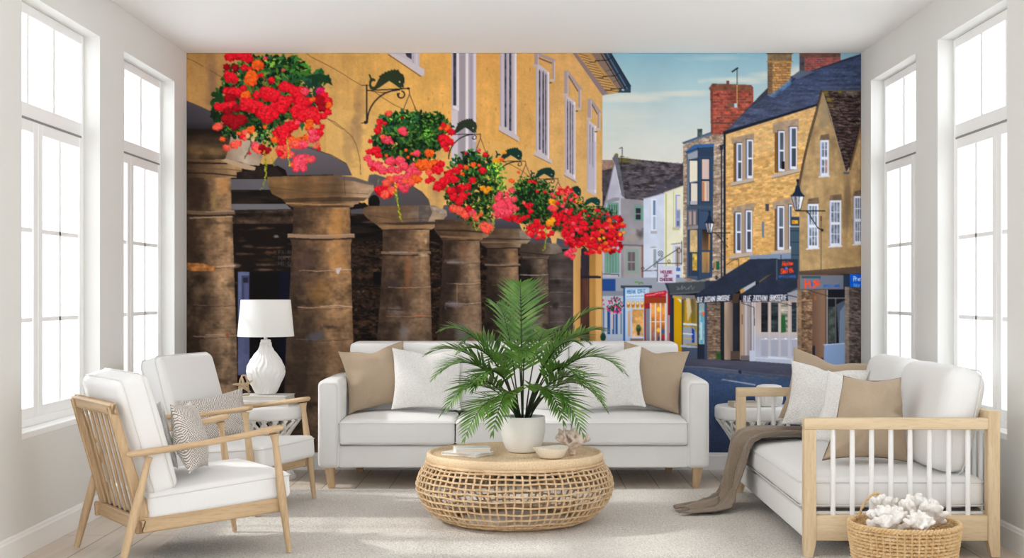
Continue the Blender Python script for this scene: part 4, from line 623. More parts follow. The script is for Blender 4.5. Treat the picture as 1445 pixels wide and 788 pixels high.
def box(bm, x0, x1, y0, y1, z0, z1, bev=0.0, seg=2, mat=None):
    r = bmesh.ops.create_cube(bm, size=1.0)
    vs = r['verts']
    for v in vs: v.co = Vector(((x0+x1)/2+v.co.x*(x1-x0), (y0+y1)/2+v.co.y*(y1-y0), (z0+z1)/2+v.co.z*(z1-z0)))
    if mat is not None:
        for v in vs: v.co = mat @ v.co
    if bev:
        es = list({e for v in vs for e in v.link_edges})
        bmesh.ops.bevel(bm, geom=es, offset=bev, segments=seg, profile=.5, affect='EDGES')
def nb(): return bmesh.new()
def loft(bm, rings, closed=True, caps=True):
    """rings: lists of points of equal length -> skin between them"""
    R = [[bm.verts.new(p) for p in ring] for ring in rings]
    n = len(R[0])
    for a, b in zip(R, R[1:]):
        for i in range(n if closed else n-1):
            j = (i+1) % n
            bm.faces.new((a[i], a[j], b[j], b[i]))
    if caps and closed:
        bm.faces.new(R[0][::-1]); bm.faces.new(R[-1])
    return R
def frames(pts):
    """parallel transported frames along a path"""
    P_ = [Vector(p) for p in pts]
    T = [(P_[min(i+1, len(P_)-1)]-P_[max(i-1, 0)]).normalized() for i in range(len(P_))]
    up = Vector((0, 0, 1)) if abs(T[0].z) < .9 else Vector((0, 1, 0))
    n = (up-T[0]*up.dot(T[0])).normalized(); out = []
    for i, t in enumerate(T):
        n = (n-t*n.dot(t)).normalized()
        out.append((P_[i], t, n, t.cross(n)))
    return out
def tube(bm, pts, r, sides=8, flat=1.0, closed=False, round_end=False):
    """tube along pts; r number or list; flat squeezes the second axis"""
    fr = frames(pts)
    rr = r if isinstance(r, (list, tuple)) else [r]*len(pts)
    rings = []
    for (p, t, n, b), q in zip(fr, rr):
        rings.append([p+n*(q*math.cos(2*PI*k/sides))+b*(q*flat*math.sin(2*PI*k/sides)) for k in range(sides)])
    if closed:
        R_ = [[bm.verts.new(p) for p in ring] for ring in rings]
        m = len(R_)
        for i in range(m):
            a, b = R_[i], R_[(i+1) % m]
            for k in range(sides): bm.faces.new((a[k], a[(k+1) % sides], b[(k+1) % sides], b[k]))
        return
    if round_end:
        for end in (0, -1):
            p, t, n, b = fr[end]; q = rr[end]; s = -1 if end == 0 else 1
            extra = [[p+t*(s*q*.5)+n*(q*.8*math.cos(2*PI*k/sides))+b*(q*.8*flat*math.sin(2*PI*k/sides)) for k in range(sides)],
                     [p+t*(s*q*.85)+n*(q*.4*math.cos(2*PI*k/sides))+b*(q*.4*flat*math.sin(2*PI*k/sides)) for k in range(sides)]]
            if end == 0: rings = extra[::-1]+rings
            else: rings = rings+extra
    loft(bm, rings)
def lathe(bm, prof, n=48, cx=0, cy=0, close_top=True, close_bot=True):
    rings = [[Vector((cx+r*math.cos(2*PI*k/n), cy+r*math.sin(2*PI*k/n), z)) for k in range(n)] for r, z in prof]
    R_ = loft(bm, rings, caps=False)
    if close_bot: bm.faces.new(R_[0][::-1])
    if close_top: bm.faces.new(R_[-1])
def beam(bm, a, b, w, h, up=(0, 0, 1), bev=.004, w2=None, h2=None):
    """rectangular bar from a to b, w sideways, h along up; may taper to w2,h2"""
    a = Vector(a); b = Vector(b); t = (b-a).normalized(); up = Vector(up)
    u = (up-t*up.dot(t)).normalized(); s = t.cross(u)
    def ring(p, w, h):
        c = []
        for (i, j) in ((-1, -1), (1, -1), (1, 1), (-1, 1)):
            c += [p+s*(i*(w/2-(bev if (i*j > 0) else 0)))+u*(j*(h/2-(0 if (i*j > 0) else bev))), p+s*(i*(w/2-(0 if (i*j > 0) else bev)))+u*(j*(h/2-(bev if (i*j > 0) else 0)))]
        return c
    w2 = w2 or w; h2 = h2 or h
    R_ = [ring(a+t*bev, w-bev, h-bev), ring(a+t*bev, w, h), ring(b-t*bev, w2, h2), ring(b, w2-bev, h2-bev)]
    R_[0] = [p-t*bev for p in R_[0]]
    loft(bm, R_)
def cushion(sx, sy, sz, r, crown=.02, side=.0, n=12, wr=.004, seed=0.0, crown_b=None):
    """soft box: rounded edges, crowned top, slightly swollen sides and soft wrinkles (centred)"""
    bm = nb()
    h = Vector((sx/2, sy/2, sz/2))
    def samples(hh):
        k = 4
        e = [hh-r+r*math.sin(PI/2*i/k) for i in range(k+1)]
        m = [-(hh-r)+2*(hh-r)*i/n for i in range(1, n)]
        return [-x for x in e[::-1]]+m+e
    S = [samples(c) for c in h]
    cache = {}
    def vert(p):
        key = tuple(round(c, 6) for c in p)
        if key in cache: return cache[key]
        q = Vector([max(-(h[i]-r), min(h[i]-r, p[i])) for i in range(3)])
        d = Vector(p)-q
        # move cube surface onto the rounded box
        e = [abs(d[i])/r for i in range(3)]
        if d.length > 1e-9: d = d.normalized()*r
        w = q+d
        fx, fy, fz = w.x/h.x, w.y/h.y, w.z/h.z
        g = max(0, 1-fx*fx)*max(0, 1-fy*fy)
        w.z += (crown*g**.7)*(1 if fz > 0 else (0 if crown_b is None else -crown_b/crown))*min(1, abs(fz)*1.4)
        w.x += side*fx*max(0, 1-fy*fy)*max(0, 1-fz*fz); w.y += side*fy*max(0, 1-fx*fx)*max(0, 1-fz*fz)
        nz = noise.noise(Vector((w.x*5+seed, w.y*5, w.z*5)))*wr+noise.noise(Vector((w.x*13+seed, w.y*13, w.z*13)))*wr*.35
        w += (d.normalized() if d.length > 1e-9 else Vector((0, 0, 1)))*nz
        cache[key] = bm.verts.new(w)
        return cache[key]
    for ax in range(3):
        a, b = [(1, 2), (2, 0), (0, 1)][ax]
        for s in (-1, 1):
            for i in range(len(S[a])-1):
                for j in range(len(S[b])-1):
                    c = []
                    for (u, v) in ((i, j), (i+1, j), (i+1, j+1), (i, j+1)):
                        p = [0, 0, 0]; p[ax] = s*h[ax]; p[a] = S[a][u]; p[b] = S[b][v]
                        c.append(vert(p))
                    if len(set(c)) > 2:
                        try: bm.faces.new(c if s > 0 else c[::-1])
                        except ValueError: pass
    return bm
def piping(sx, sy, z, r, rad=.004, z_at=None):
    """cord round a rounded rectangle in the xy plane"""
    pts = []
    for (cx, cy, a0) in ((sx/2-r, sy/2-r, 0), (-sx/2+r, sy/2-r, 90), (-sx/2+r, -sy/2+r, 180), (sx/2-r, -sy/2+r, 270)):
        for k in range(7):
            t = math.radians(a0+15*k)
            pts.append((cx+r*math.cos(t), cy+r*math.sin(t), z))
    full = []
    for i in range(len(pts)):
        a = Vector(pts[i]); b = Vector(pts[(i+1) % len(pts)])
        m = max(1, int((b-a).length/.05))
        full += [a+(b-a)*j/m for j in range(m)]
    bm = nb(); tube(bm, full, rad, 6, closed=True)
    return bm
def pillow(w, h, th, seed=0.0, n=26, ear=.035, wr=.018, chop=0.0, taper=0.0):
    """knife-edge pillow in the xz plane, front towards -y, centred; corners drawn out, soft creases"""
    bm = nb(); g = {}
    for side in (-1, 1):
        for i in range(n+1):
            for j in range(n+1):
                u = math.sin((i/n*2-1)*PI/2*.94)/math.sin(PI/2*.94); v = math.sin((j/n*2-1)*PI/2*.94)/math.sin(PI/2*.94)
                if (i in (0, n) or j in (0, n)) and side == 1: g[(side, i, j)] = g[(-1, i, j)]; continue
                x = u*w/2*(1-.075*(1-v*v)+ear*abs(u*v)**3); z = v*h/2*(1-.075*(1-u*u)+ear*abs(u*v)**3)
                x *= 1-taper*(v+1)/2; x += taper*.42*w*(v+.1)/2
                t = (max(0, 1-u*u)**.52)*(max(0, 1-v*v)**.52)
                y = side*th/2*t
                rim = 1-max(abs(u), abs(v))
                ang = math.atan2(v, u)
                cr = noise.noise(Vector((ang*3.2+seed, seed*1.7, side*2.0)))*wr*2.0*min(1, rim*4)*max(abs(u), abs(v))**1.5+noise.noise(Vector((ang*7+seed, 3.3, side+seed)))*wr*.7*min(1, rim*5)*max(abs(u), abs(v))**3
                y += side*(cr+noise.noise(Vector((u*2.2+seed, v*2.2, side+seed)))*wr*t)
                y *= 1 if side*y > 0 else 0
                if chop and v > 0: z -= chop*h*math.exp(-(u/.32)**2)*v*v*.5; y *= 1-.35*chop*math.exp(-(u/.3)**2)*v
                z += noise.noise(Vector((u*1.5+seed*2, v*1.5, 5.0)))*.006; x += noise.noise(Vector((u*1.5, v*1.5+seed, 9.0)))*.006
                g[(side, i, j)] = bm.verts.new((x, y, z))
        for i in range(n):
            for j in range(n):
                c = [g[(side, i, j)], g[(side, i+1, j)], g[(side, i+1, j+1)], g[(side, i, j+1)]]
                bm.faces.new(c if side < 0 else c[::-1])
    return bm
def place(o, loc, face, up=(0, 0, 1), roll=0.0):
    """turn the object so that its -y side looks along face"""
    f = Vector(face).normalized(); u = Vector(up); u = (u-f*u.dot(f)).normalized()
    x = u.cross(-f)*1.0
    x = (-f).cross(u)*1.0
    M = Matrix((x, -f, u)).transposed()
    M = M @ Matrix.Rotation(roll, 3, 'Y')
    o.rotation_euler = M.to_euler(); o.location = loc
def kids(o):
    r = [o] if o.type == 'MESH' else []
    for c in o.children: r += kids(c)
    return r
SETTLED = {'throw_pillow': (-0.9335, 8.5, 0.655), 'throw_pillow.001': (-0.61, 8.4285, 0.6454), 'throw_pillow.002': (0.7995, 8.5, 0.655), 'throw_pillow.003': (0.525, 8.4053, 0.6512), 'throw_pillow.004': (-1.5151, 6.0951, 0.5405), 'throw_pillow.005': (-1.6738, 6.181, 0.5413), 'throw_pillow.006': (-1.72, 7.5237, 0.4963), 'throw_pillow.007': (1.745, 7.76, 0.6215), 'throw_pillow.008': (1.6703, 7.463, 0.608), 'throw_pillow.009': (1.6641, 6.7989, 0.5853), 'throw_pillow.010': (1.6545, 6.4686, 0.5852), 'coral.001': (1.5355, 5.66, 0.15), 'coral.002': (1.6924, 5.735, 0.161), 'coral.003': (1.5465, 5.83, 0.19), 'coral.004': (1.625, 5.555, 0.2025)}
def settle(o, direction, supports, step=.004, most=70):
    """shift a thing the least distance that frees it from what carries it"""
    if o.name in SETTLED:
        o.location = Vector(SETTLED[o.name]); bpy.context.view_layer.update(); return
    bpy.context.view_layer.update()
    sb = world_bvh_ev([m for q in supports for m in kids(q)])
    ms = kids(o); base = o.location.copy()
    def raw(d):
        vs, ps = [], []
        dg = bpy.context.evaluated_depsgraph_get()
        for m in ms:
            b = len(vs); e = m.evaluated_get(dg); me = e.to_mesh(); W = m.matrix_world
            vs += [W @ v.co for v in me.vertices]; ps += [tuple(b+i for i in p.vertices) for p in me.polygons]; e.to_mesh_clear()
        return vs, ps
    vs, ps = raw(0)
    d0 = Vector(direction).normalized(); lat = Vector((-d0.y, d0.x, 0)).normalized()
    ds = [d0, Vector((0, 0, 1)), (d0+Vector((0, 0, 1))).normalized(), (d0+Vector((0, 0, .4))).normalized()]
    for sgn in (-1, 1): ds += [(lat*sgn+d0*q+Vector((0, 0, z))).normalized() for q in (0, .5, 1) for z in (0, .4, .9)]
    best = None
    for k in range(most):
        for d in ds:
            off = d*(step*k)
            if not BVHTree.FromPolygons([v+off for v in vs], ps).overlap(sb): best = off+d*.0015; break
        if best is not None or k == most-1: break
    print('SETTLE', repr(o.name), ':', tuple(round(c, 4) for c in (base+(best if best is not None else Vector()))), ',', 'k', k, flush=True)
    if best is not None: o.location = base+best
    bpy.context.view_layer.update()
def world_bvh_ev(objs):
    vs, ps = [], []
    dg = bpy.context.evaluated_depsgraph_get()
    for o in objs:
        b = len(vs); W = o.matrix_world; e = o.evaluated_get(dg); me = e.to_mesh()
        vs += [W @ v.co for v in me.vertices]; ps += [tuple(b+i for i in p.vertices) for p in me.polygons]; e.to_mesh_clear()
    return BVHTree.FromPolygons(vs, ps)

# ---------------------------------------------------------------- materials
def lin(c):
    return tuple((x/255/12.92 if x/255 <= .04045 else ((x/255+.055)/1.055)**2.4) for x in c[:3])+(1.0,)
class NT:
    def __init__(s, name):
        s.m = bpy.data.materials.new(name); s.m.use_nodes = True
        s.t = s.m.node_tree; s.t.nodes.clear()
        s.out = s.n('ShaderNodeOutputMaterial'); s.b = s.n('ShaderNodeBsdfPrincipled')
        s.l(s.b.outputs[0], s.out.inputs[0])
    def n(s, typ, **kw):
        nd = s.t.nodes.new(typ)
        for k, v in kw.items():
            if k in nd.inputs: nd.inputs[k].default_value = v
            else: setattr(nd, k, v)
        return nd
    def l(s, a, b): s.t.links.new(a, b)
    def coord(s, scale=(1, 1, 1), kind='Object', rot=(0, 0, 0)):
        tc = s.n('ShaderNodeTexCoord'); mp = s.n('ShaderNodeMapping')
        mp.inputs['Scale'].default_value = scale; mp.inputs['Rotation'].default_value = rot
        s.l(tc.outputs[kind], mp.inputs['Vector'])
        return mp.outputs['Vector']
    def noise(s, vec, scale, detail=4, rough=.55, dist=0):
        t = s.n('ShaderNodeTexNoise'); t.inputs['Scale'].default_value = scale; t.inputs['Detail'].default_value = detail; t.inputs['Roughness'].default_value = rough; t.inputs['Distortion'].default_value = dist
        s.l(vec, t.inputs['Vector']); return t.outputs['Fac']
    def ramp(s, fac, stops):
        r = s.n('ShaderNodeValToRGB'); e = r.color_ramp.elements
        while len(e) < len(stops): e.new(.5)
        for el, (p, c) in zip(e, stops): el.position = p; el.color = c
        s.l(fac, r.inputs['Fac']); return r.outputs['Color']
    def mix(s, a, b, fac, mode='MIX'):
        m = s.n('ShaderNodeMix', data_type='RGBA', blend_type=mode)
        for v, i in ((a, 6), (b, 7), (fac, 0)):
            if hasattr(v, 'is_output'): s.l(v, m.inputs[i])
            else: m.inputs[i].default_value = v
        return m.outputs[2]
    def bump(s, h, strength=.2, dist=.01):
        b = s.n('ShaderNodeBump'); b.inputs['Strength'].default_value = strength; b.inputs['Distance'].default_value = dist
        s.l(h, b.inputs['Height']); s.l(b.outputs['Normal'], s.b.inputs['Normal'])
    def base(s, c):
        if hasattr(c, 'is_output'): s.l(c, s.b.inputs['Base Color'])
        else: s.b.inputs['Base Color'].default_value = c
    def rough(s, v): s.b.inputs['Roughness'].default_value = v; return s
def m_fabric(name, c, c2=None, scale=420, var=.5, bump=.25, rough=.92, sheen=.15):
    k = NT(name); v = k.coord()
    w1 = k.n('ShaderNodeTexWave'); w1.inputs['Scale'].default_value = scale/6.0; w1.inputs['Distortion'].default_value = 1.5; k.l(v, w1.inputs['Vector'])
    nz = k.noise(v, scale, 2); big = k.noise(v, 9, 3)
    c2 = c2 or tuple(x*.9 for x in c)
    k.base(k.ramp(nz, [(.3, lin(c2)), (.7, lin(c))])); k.rough(rough)
    k.b.inputs['Sheen Weight'].default_value = sheen
    h = k.n('ShaderNodeMath', operation='ADD'); k.l(nz, h.inputs[0]); k.l(w1.outputs['Fac'], h.inputs[1])
    k.bump(h.outputs[0], bump, .0015)
    return k.m
def m_wood(name, c, c2, axis='z', scale=9.0, rough=.5):
    k = NT(name)
    st = {'x': (.09, 1, 1), 'y': (1, .09, 1), 'z': (1, 1, .09)}[axis]
    v = k.coord(st)
    a = k.noise(v, scale*3.2, 6, .62, .4); b = k.noise(v, scale*22, 3, .6); w = k.n('ShaderNodeTexWave', wave_type='RINGS'); w.inputs['Scale'].default_value = scale*1.2; w.inputs['Distortion'].default_value = 7; w.inputs['Detail'].default_value = 3; k.l(v, w.inputs['Vector'])
    c0 = k.ramp(a, [(.3, lin(c2)), (.62, lin(c))])
    c1 = k.mix(c0, lin(tuple(x*.86 for x in c2)), k.ramp(b, [(.52, (0, 0, 0, 1)), (.75, (.55, .55, .55, 1))]))
    c3 = k.mix(c1, lin(c), k.ramp(w.outputs['Fac'], [(.2, (0, 0, 0, 1)), (.9, (.35, .35, .35, 1))]))
    k.base(c3); k.rough(rough); k.bump(b, .08, .001)
    return k.m
def m_plain(name, c, rough=.5, nscale=60, var=.04, bump=.05, bscale=None, spec=.5, dist=.002):
    k = NT(name); v = k.coord(); nz = k.noise(v, nscale, 3)
    k.base(k.ramp(nz, [(.25, lin(tuple(x*(1-var) for x in c))), (.75, lin(c))])); k.rough(rough)
    k.b.inputs['Specular IOR Level'].default_value = spec
    k.bump(k.noise(v, bscale or nscale, 4), bump, dist)
    return k.m
M = {}
M['wall'] = m_plain('wall_paint', (229, 228, 224), .9, 3, .008, .03, 180, .2)
M['ceiling'] = m_plain('ceiling_paint', (252, 252, 251), .9, 3, .006, .02, 180, .2)
M['trim'] = m_plain('white_trim_paint', (250, 250, 249), .45, 4, .01, .02, 90, .4)
M['gap'] = m_plain('gap_shade_grey', (150, 148, 144), .8)  # grey colour stands in for the shade in the transom gap
M['white'] = m_fabric('white_linen', (236, 235, 233), (229, 228, 226))
M['whitep'] = m_fabric('white_linen_piping', (228, 225, 219), (214, 211, 206))
M['beige'] = m_fabric('beige_linen', (188, 168, 144), (168, 148, 124), 520, sheen=.1)
M['beigep'] = m_fabric('brown_seam_cord', (126, 106, 84), (104, 86, 68))
M['textured'] = m_fabric('white_slub_linen', (240, 238, 234), (214, 212, 208), 190, bump=.5)
M['dark_base'] = m_fabric('dark_underlining', (70, 66, 62))
oak, oak2 = (206, 177, 139), (179, 148, 112)
for a in 'xyz': M['oak_'+a] = m_wood('oak_'+a, oak, oak2, a)
for a in 'xyz': M['pale_'+a] = m_wood('pale_oak_'+a, (220, 197, 161), (201, 174, 136), a)
M['ceramic'] = m_plain('matte_white_ceramic', (240, 238, 234), .55, 40, .015, .08, 30)
M['porcelain'] = m_plain('white_table_lacquer', (240, 239, 237), .32, 20, .01, .03)
M['soil'] = m_plain('potting_soil', (52, 40, 30), .95, 90, .5, .8)
M['paper'] = m_plain('book_pages', (226, 220, 210), .8, 300, .1, .2)
M['bookw'] = m_plain('white_book_cover', (238, 236, 232), .5, 30, .01)
M['bookb'] = m_plain('beige_book_cover', (196, 182, 162), .7, 60, .05)
M['coralw'] = m_plain('white_coral', (244, 240, 234), .8, 80, .05, .5, 140, .3, .004)
M['corald'] = m_plain('dusty_pink_coral', (232, 212, 196), .85, 60, .16, .6, 160, .3, .004)
M['driftwood'] = m_plain('bleached_starfish_skin', (206, 180, 146), .8, 90, .2, .6, 160)
M['metal'] = m_plain('brushed_nickel', (196, 194, 190), .3)
M['metal'].node_tree.nodes['Principled BSDF'].inputs['Metallic'].default_value = .8
def m_bowl():
    k = NT('speckled_stoneware'); v = k.coord(); nz = k.noise(v, 260, 2)
    k.base(k.ramp(nz, [(.3, lin((198, 186, 168))), (.45, lin((228, 220, 206)))])); k.rough(.55); return k.m
M['bowl'] = m_bowl()
def m_rattan(name, c, c2):
    k = NT(name); v = k.coord(); nz = k.noise(v, 24, 4, .6); f = k.noise(v, 320, 2)
    c0 = k.ramp(nz, [(.3, lin(c2)), (.68, lin(c))]); k.base(k.mix(c0, lin(tuple(x*.72 for x in c2)), k.ramp(f, [(.5, (0, 0, 0, 1)), (.8, (.7, .7, .7, 1))]))); k.rough(.6); k.bump(f, .3, .001); return k.m
M['rattan'] = m_rattan('pale_rattan', (226, 198, 160), (196, 162, 120))
M['seagrass'] = m_rattan('honey_seagrass', (230, 200, 152), (206, 168, 118))
def m_traytop():
    k = NT('woven_rattan_top'); v = k.coord()
    w = k.n('ShaderNodeTexWave', bands_direction='X'); w.inputs['Scale'].default_value = 90; w.inputs['Distortion'].default_value = .6; k.l(v, w.inputs['Vector'])
    nz = k.noise(k.coord((1, .06, 1)), 160, 3)
    c0 = k.ramp(nz, [(.3, lin((212, 182, 142))), (.7, lin((236, 212, 176)))]); k.base(k.mix(c0, lin((196, 164, 122)), k.ramp(w.outputs['Fac'], [(.0, (.45, .45, .45, 1)), (.4, (0, 0, 0, 1))]))); k.rough(.6); k.bump(w.outputs['Fac'], .25, .001); return k.m
M['tray'] = m_traytop()
def m_floor():
    k = NT('whitewashed_oak_planks'); v = k.coord((1, 1, 1), rot=(0, 0, PI/2))
    br = k.n('ShaderNodeTexBrick'); br.offset = .37; br.inputs['Scale'].default_value = 1.0; br.inputs['Brick Width'].default_value = 2.2; br.inputs['Row Height'].default_value = .205; br.inputs['Mortar Size'].default_value = .0035; br.inputs['Mortar Smooth'].default_value = .2
    br.inputs['Color1'].default_value = lin((226, 216, 204)); br.inputs['Color2'].default_value = lin((217, 205, 191)); br.inputs['Mortar'].default_value = lin((150, 132, 114)); k.l(v, br.inputs['Vector'])
    g = k.noise(k.coord((1, .06, 1)), 26, 6, .6, .5)
    k.base(k.mix(br.outputs['Color'], lin((196, 176, 154)), k.ramp(g, [(.42, (0, 0, 0, 1)), (.72, (.55, .55, .55, 1))]))); k.rough(.42)
    k.bump(br.outputs['Fac'], -.2, .003); return k.m
M['floor'] = m_floor()
def m_rug():
    k = NT('woven_wool_rug'); v = k.coord()
    a = k.noise(k.coord((1, .35, 1)), 130, 3, .7); b = k.noise(v, 46, 4, .65); c = k.noise(v, 1.3, 3)
    c0 = k.ramp(a, [(.32, lin((178, 171, 163))), (.6, lin((230, 225, 218)))]); c1 = k.mix(c0, lin((206, 200, 192)), k.ramp(b, [(.46, (0, 0, 0, 1)), (.68, (.65, .65, .65, 1))]))
    k.base(k.mix(c1, lin((224, 219, 212)), k.ramp(c, [(.35, (0, 0, 0, 1)), (.7, (.4, .4, .4, 1))]))); k.rough(.97)
    h = k.n('ShaderNodeMath', operation='ADD'); k.l(a, h.inputs[0]); k.l(b, h.inputs[1]); k.bump(h.outputs[0], .9, .006); return k.m
M['rug'] = m_rug()
def m_pattern():
    """grey and white maze weave: short bars turning left and right from patch to patch"""
    k = NT('grey_maze_weave'); v = k.coord()
    vo = k.n('ShaderNodeTexVoronoi'); vo.inputs['Scale'].default_value = 62; k.l(v, vo.inputs['Vector'])
    sp = k.n('ShaderNodeSeparateColor'); k.l(vo.outputs['Color'], sp.inputs[0])
    ws = []
    for a in (PI/4, -PI/4):
        w = k.n('ShaderNodeTexWave', bands_direction='X'); w.inputs['Scale'].default_value = 38; w.inputs['Distortion'].default_value = .6; w.inputs['Detail Scale'].default_value = 3
        k.l(k.coord((1, .25, 1), rot=(0, a, 0)), w.inputs['Vector']); ws.append(w.outputs['Fac'])
    st = k.n('ShaderNodeMath', operation='GREATER_THAN'); k.l(sp.outputs[0], st.inputs[0]); st.inputs[1].default_value = .5
    f = k.mix(ws[0], ws[1], st.outputs[0])
    k.base(k.ramp(f, [(.38, lin((150, 138, 130))), (.6, lin((228, 223, 217)))])); k.rough(.95); k.bump(f, .5, .002); return k.m
M['maze'] = m_pattern()
def m_boucle():
    k = NT('white_boucle'); v = k.coord(); vo = k.n('ShaderNodeTexVoronoi'); vo.inputs['Scale'].default_value = 170; k.l(v, vo.inputs['Vector'])
    k.base(k.ramp(vo.outputs['Distance'], [(.1, lin((244, 242, 238))), (.7, lin((222, 219, 214)))])); k.rough(.97)
    iv = k.n('ShaderNodeMath', operation='SUBTRACT'); iv.inputs[0].default_value = 1; k.l(vo.outputs['Distance'], iv.inputs[1]); k.bump(iv.outputs[0], .8, .004); return k.m
M['boucle'] = m_boucle()
def m_throw():
    k = NT('taupe_knit_wool'); v = k.coord()
    w = k.n('ShaderNodeTexWave', bands_direction='Y'); w.inputs['Scale'].default_value = 60; w.inputs['Distortion'].default_value = 2; k.l(v, w.inputs['Vector']); nz = k.noise(v, 240, 3)
    k.base(k.ramp(nz, [(.3, lin((118, 102, 86))), (.7, lin((150, 133, 115)))])); k.rough(.95); k.b.inputs['Sheen Weight'].default_value = .25
    h = k.n('ShaderNodeMath', operation='ADD'); k.l(nz, h.inputs[0]); k.l(w.outputs['Fac'], h.inputs[1]); k.bump(h.outputs[0], .4, .002); return k.m
M['throw'] = m_throw()
def m_leaf():
    k = NT('palm_leaflet'); v = k.coord(); nz = k.noise(v, 12, 3); f = k.noise(v, 90, 2)
    k.base(k.mix(k.ramp(nz, [(.3, lin((50, 88, 34))), (.5, lin((88, 132, 52))), (.7, lin((132, 168, 84)))]), lin((168, 194, 116)), k.ramp(f, [(.6, (0, 0, 0, 1)), (.85, (.35, .35, .35, 1))]))); k.rough(.38)
    k.b.inputs['Specular IOR Level'].default_value = .6
    tr = k.n('ShaderNodeBsdfTranslucent'); tr.inputs['Color'].default_value = lin((104, 160, 50)); mx = k.n('ShaderNodeMixShader'); mx.inputs[0].default_value = .22
    k.l(k.b.outputs[0], mx.inputs[1]); k.l(tr.outputs[0], mx.inputs[2]); k.l(mx.outputs[0], k.out.inputs[0]); return k.m
M['leaf'] = m_leaf()
M['stalk'] = m_plain('palm_stalk', (44, 60, 30), .5, 40, .4)
def m_shade():
    k = NT('white_lampshade_linen'); v = k.coord(); nz = k.noise(v, 300, 2); k.base(k.ramp(nz, [(.3, lin((244, 243, 240))), (.7, lin((252, 251, 249)))])); k.rough(.9)
    tr = k.n('ShaderNodeBsdfTranslucent'); tr.inputs['Color'].default_value = lin((252, 250, 246)); mx = k.n('ShaderNodeMixShader'); mx.inputs[0].default_value = .35
    k.l(k.b.outputs[0], mx.inputs[1]); k.l(tr.outputs[0], mx.inputs[2]); k.l(mx.outputs[0], k.out.inputs[0]); return k.m
M['shade'] = m_shade()
def m_glass():
    k = NT('window_glass'); tp = k.n('ShaderNodeBsdfTransparent'); gl = k.n('ShaderNodeBsdfGlossy'); gl.inputs['Roughness'].default_value = .02
    mx = k.n('ShaderNodeMixShader'); mx.inputs[0].default_value = .05; nz = k.noise(k.coord(), 4, 2); tp.inputs['Color'].default_value = (.98, .99, .985, 1)
    k.l(k.ramp(nz, [(.3, (.97, .98, .975, 1)), (.7, (.99, .99, .99, 1))]), tp.inputs['Color'])
    k.l(tp.outputs[0], mx.inputs[1]); k.l(gl.outputs[0], mx.inputs[2]); k.l(mx.outputs[0], k.out.inputs[0]); return k.m
M['glass'] = m_glass()

# ---------------------------------------------------------------- room shell
F = 1900.0; EYE = 1.195
XL, XR, YB, YF, ZC = -2.27, 2.262, 9.05, -1.6, 2.80
bm = nb(); box(bm, -3.2, 3.2, YF-3.5, YB+.25, -.12, 0); struct('floor', bm, M['floor'])
bm = nb(); box(bm, XL-.28, XR+.28, YF, YB+.25, ZC, ZC+.15); struct('ceiling', bm, M['ceiling'])
bm = nb(); box(bm, XL-.28, XR+.28, YB, YB+.25, 0, ZC); struct('wall_back', bm, M['wall'])
WL = [(6.08, 7.20, .523, 2.56), (7.63, 8.735, .523, 2.56)]
WR = [(6.31, 7.37, .497, 2.575), (7.78, 8.79, .497, 2.575)]
def side_wall(name, x0, x1, wins):
    bm = nb(); y = YF
    for (a, b, z0, z1) in wins:
        box(bm, x0, x1, y, a, 0, ZC); box(bm, x0, x1, a, b, 0, z0); box(bm, x0, x1, a, b, z1, ZC); y = b
    box(bm, x0, x1, y, YB, 0, ZC)
    bmesh.ops.remove_doubles(bm, verts=bm.verts[:], dist=1e-5)
    return struct(name, bm, M['wall'])
# room continued past the camera; unseen tall openings added to even the light
side_wall('wall_left', XL-.28, XL, [(y, y+1.12, .523, 2.56) for y in (-.12, 1.43, 2.98, 4.53)]+WL); side_wall('wall_right', XR, XR+.28, [(y, y+1.06, .497, 2.575) for y in (.44, 1.91, 3.38, 4.84)]+WR)
def skirting(name, pts):
    """board with a stepped, eased top"""
    bm = nb()
    (xa, ya), (xb, yb), (nx, ny) = pts
    prof = [(.0005, 0), (.017, 0), (.017, .092), (.013, .098), (.011, .108), (.005, .114), (.0005, .114)]
    loft(bm, [[Vector((x+nx*d, y+ny*d, z)) for d, z in prof] for x, y in ((xa, ya), (xb, yb))])
    return struct(name, bm, M['trim'])
skirting('baseboard_left', ((XL, YF), (XL, YB), (1, 0))); skirting('baseboard_right', ((XR, YF), (XR, YB), (-1, 0))); skirting('baseboard_back', ((XL+.018, YB), (XR-.018, YB), (0, -1)))
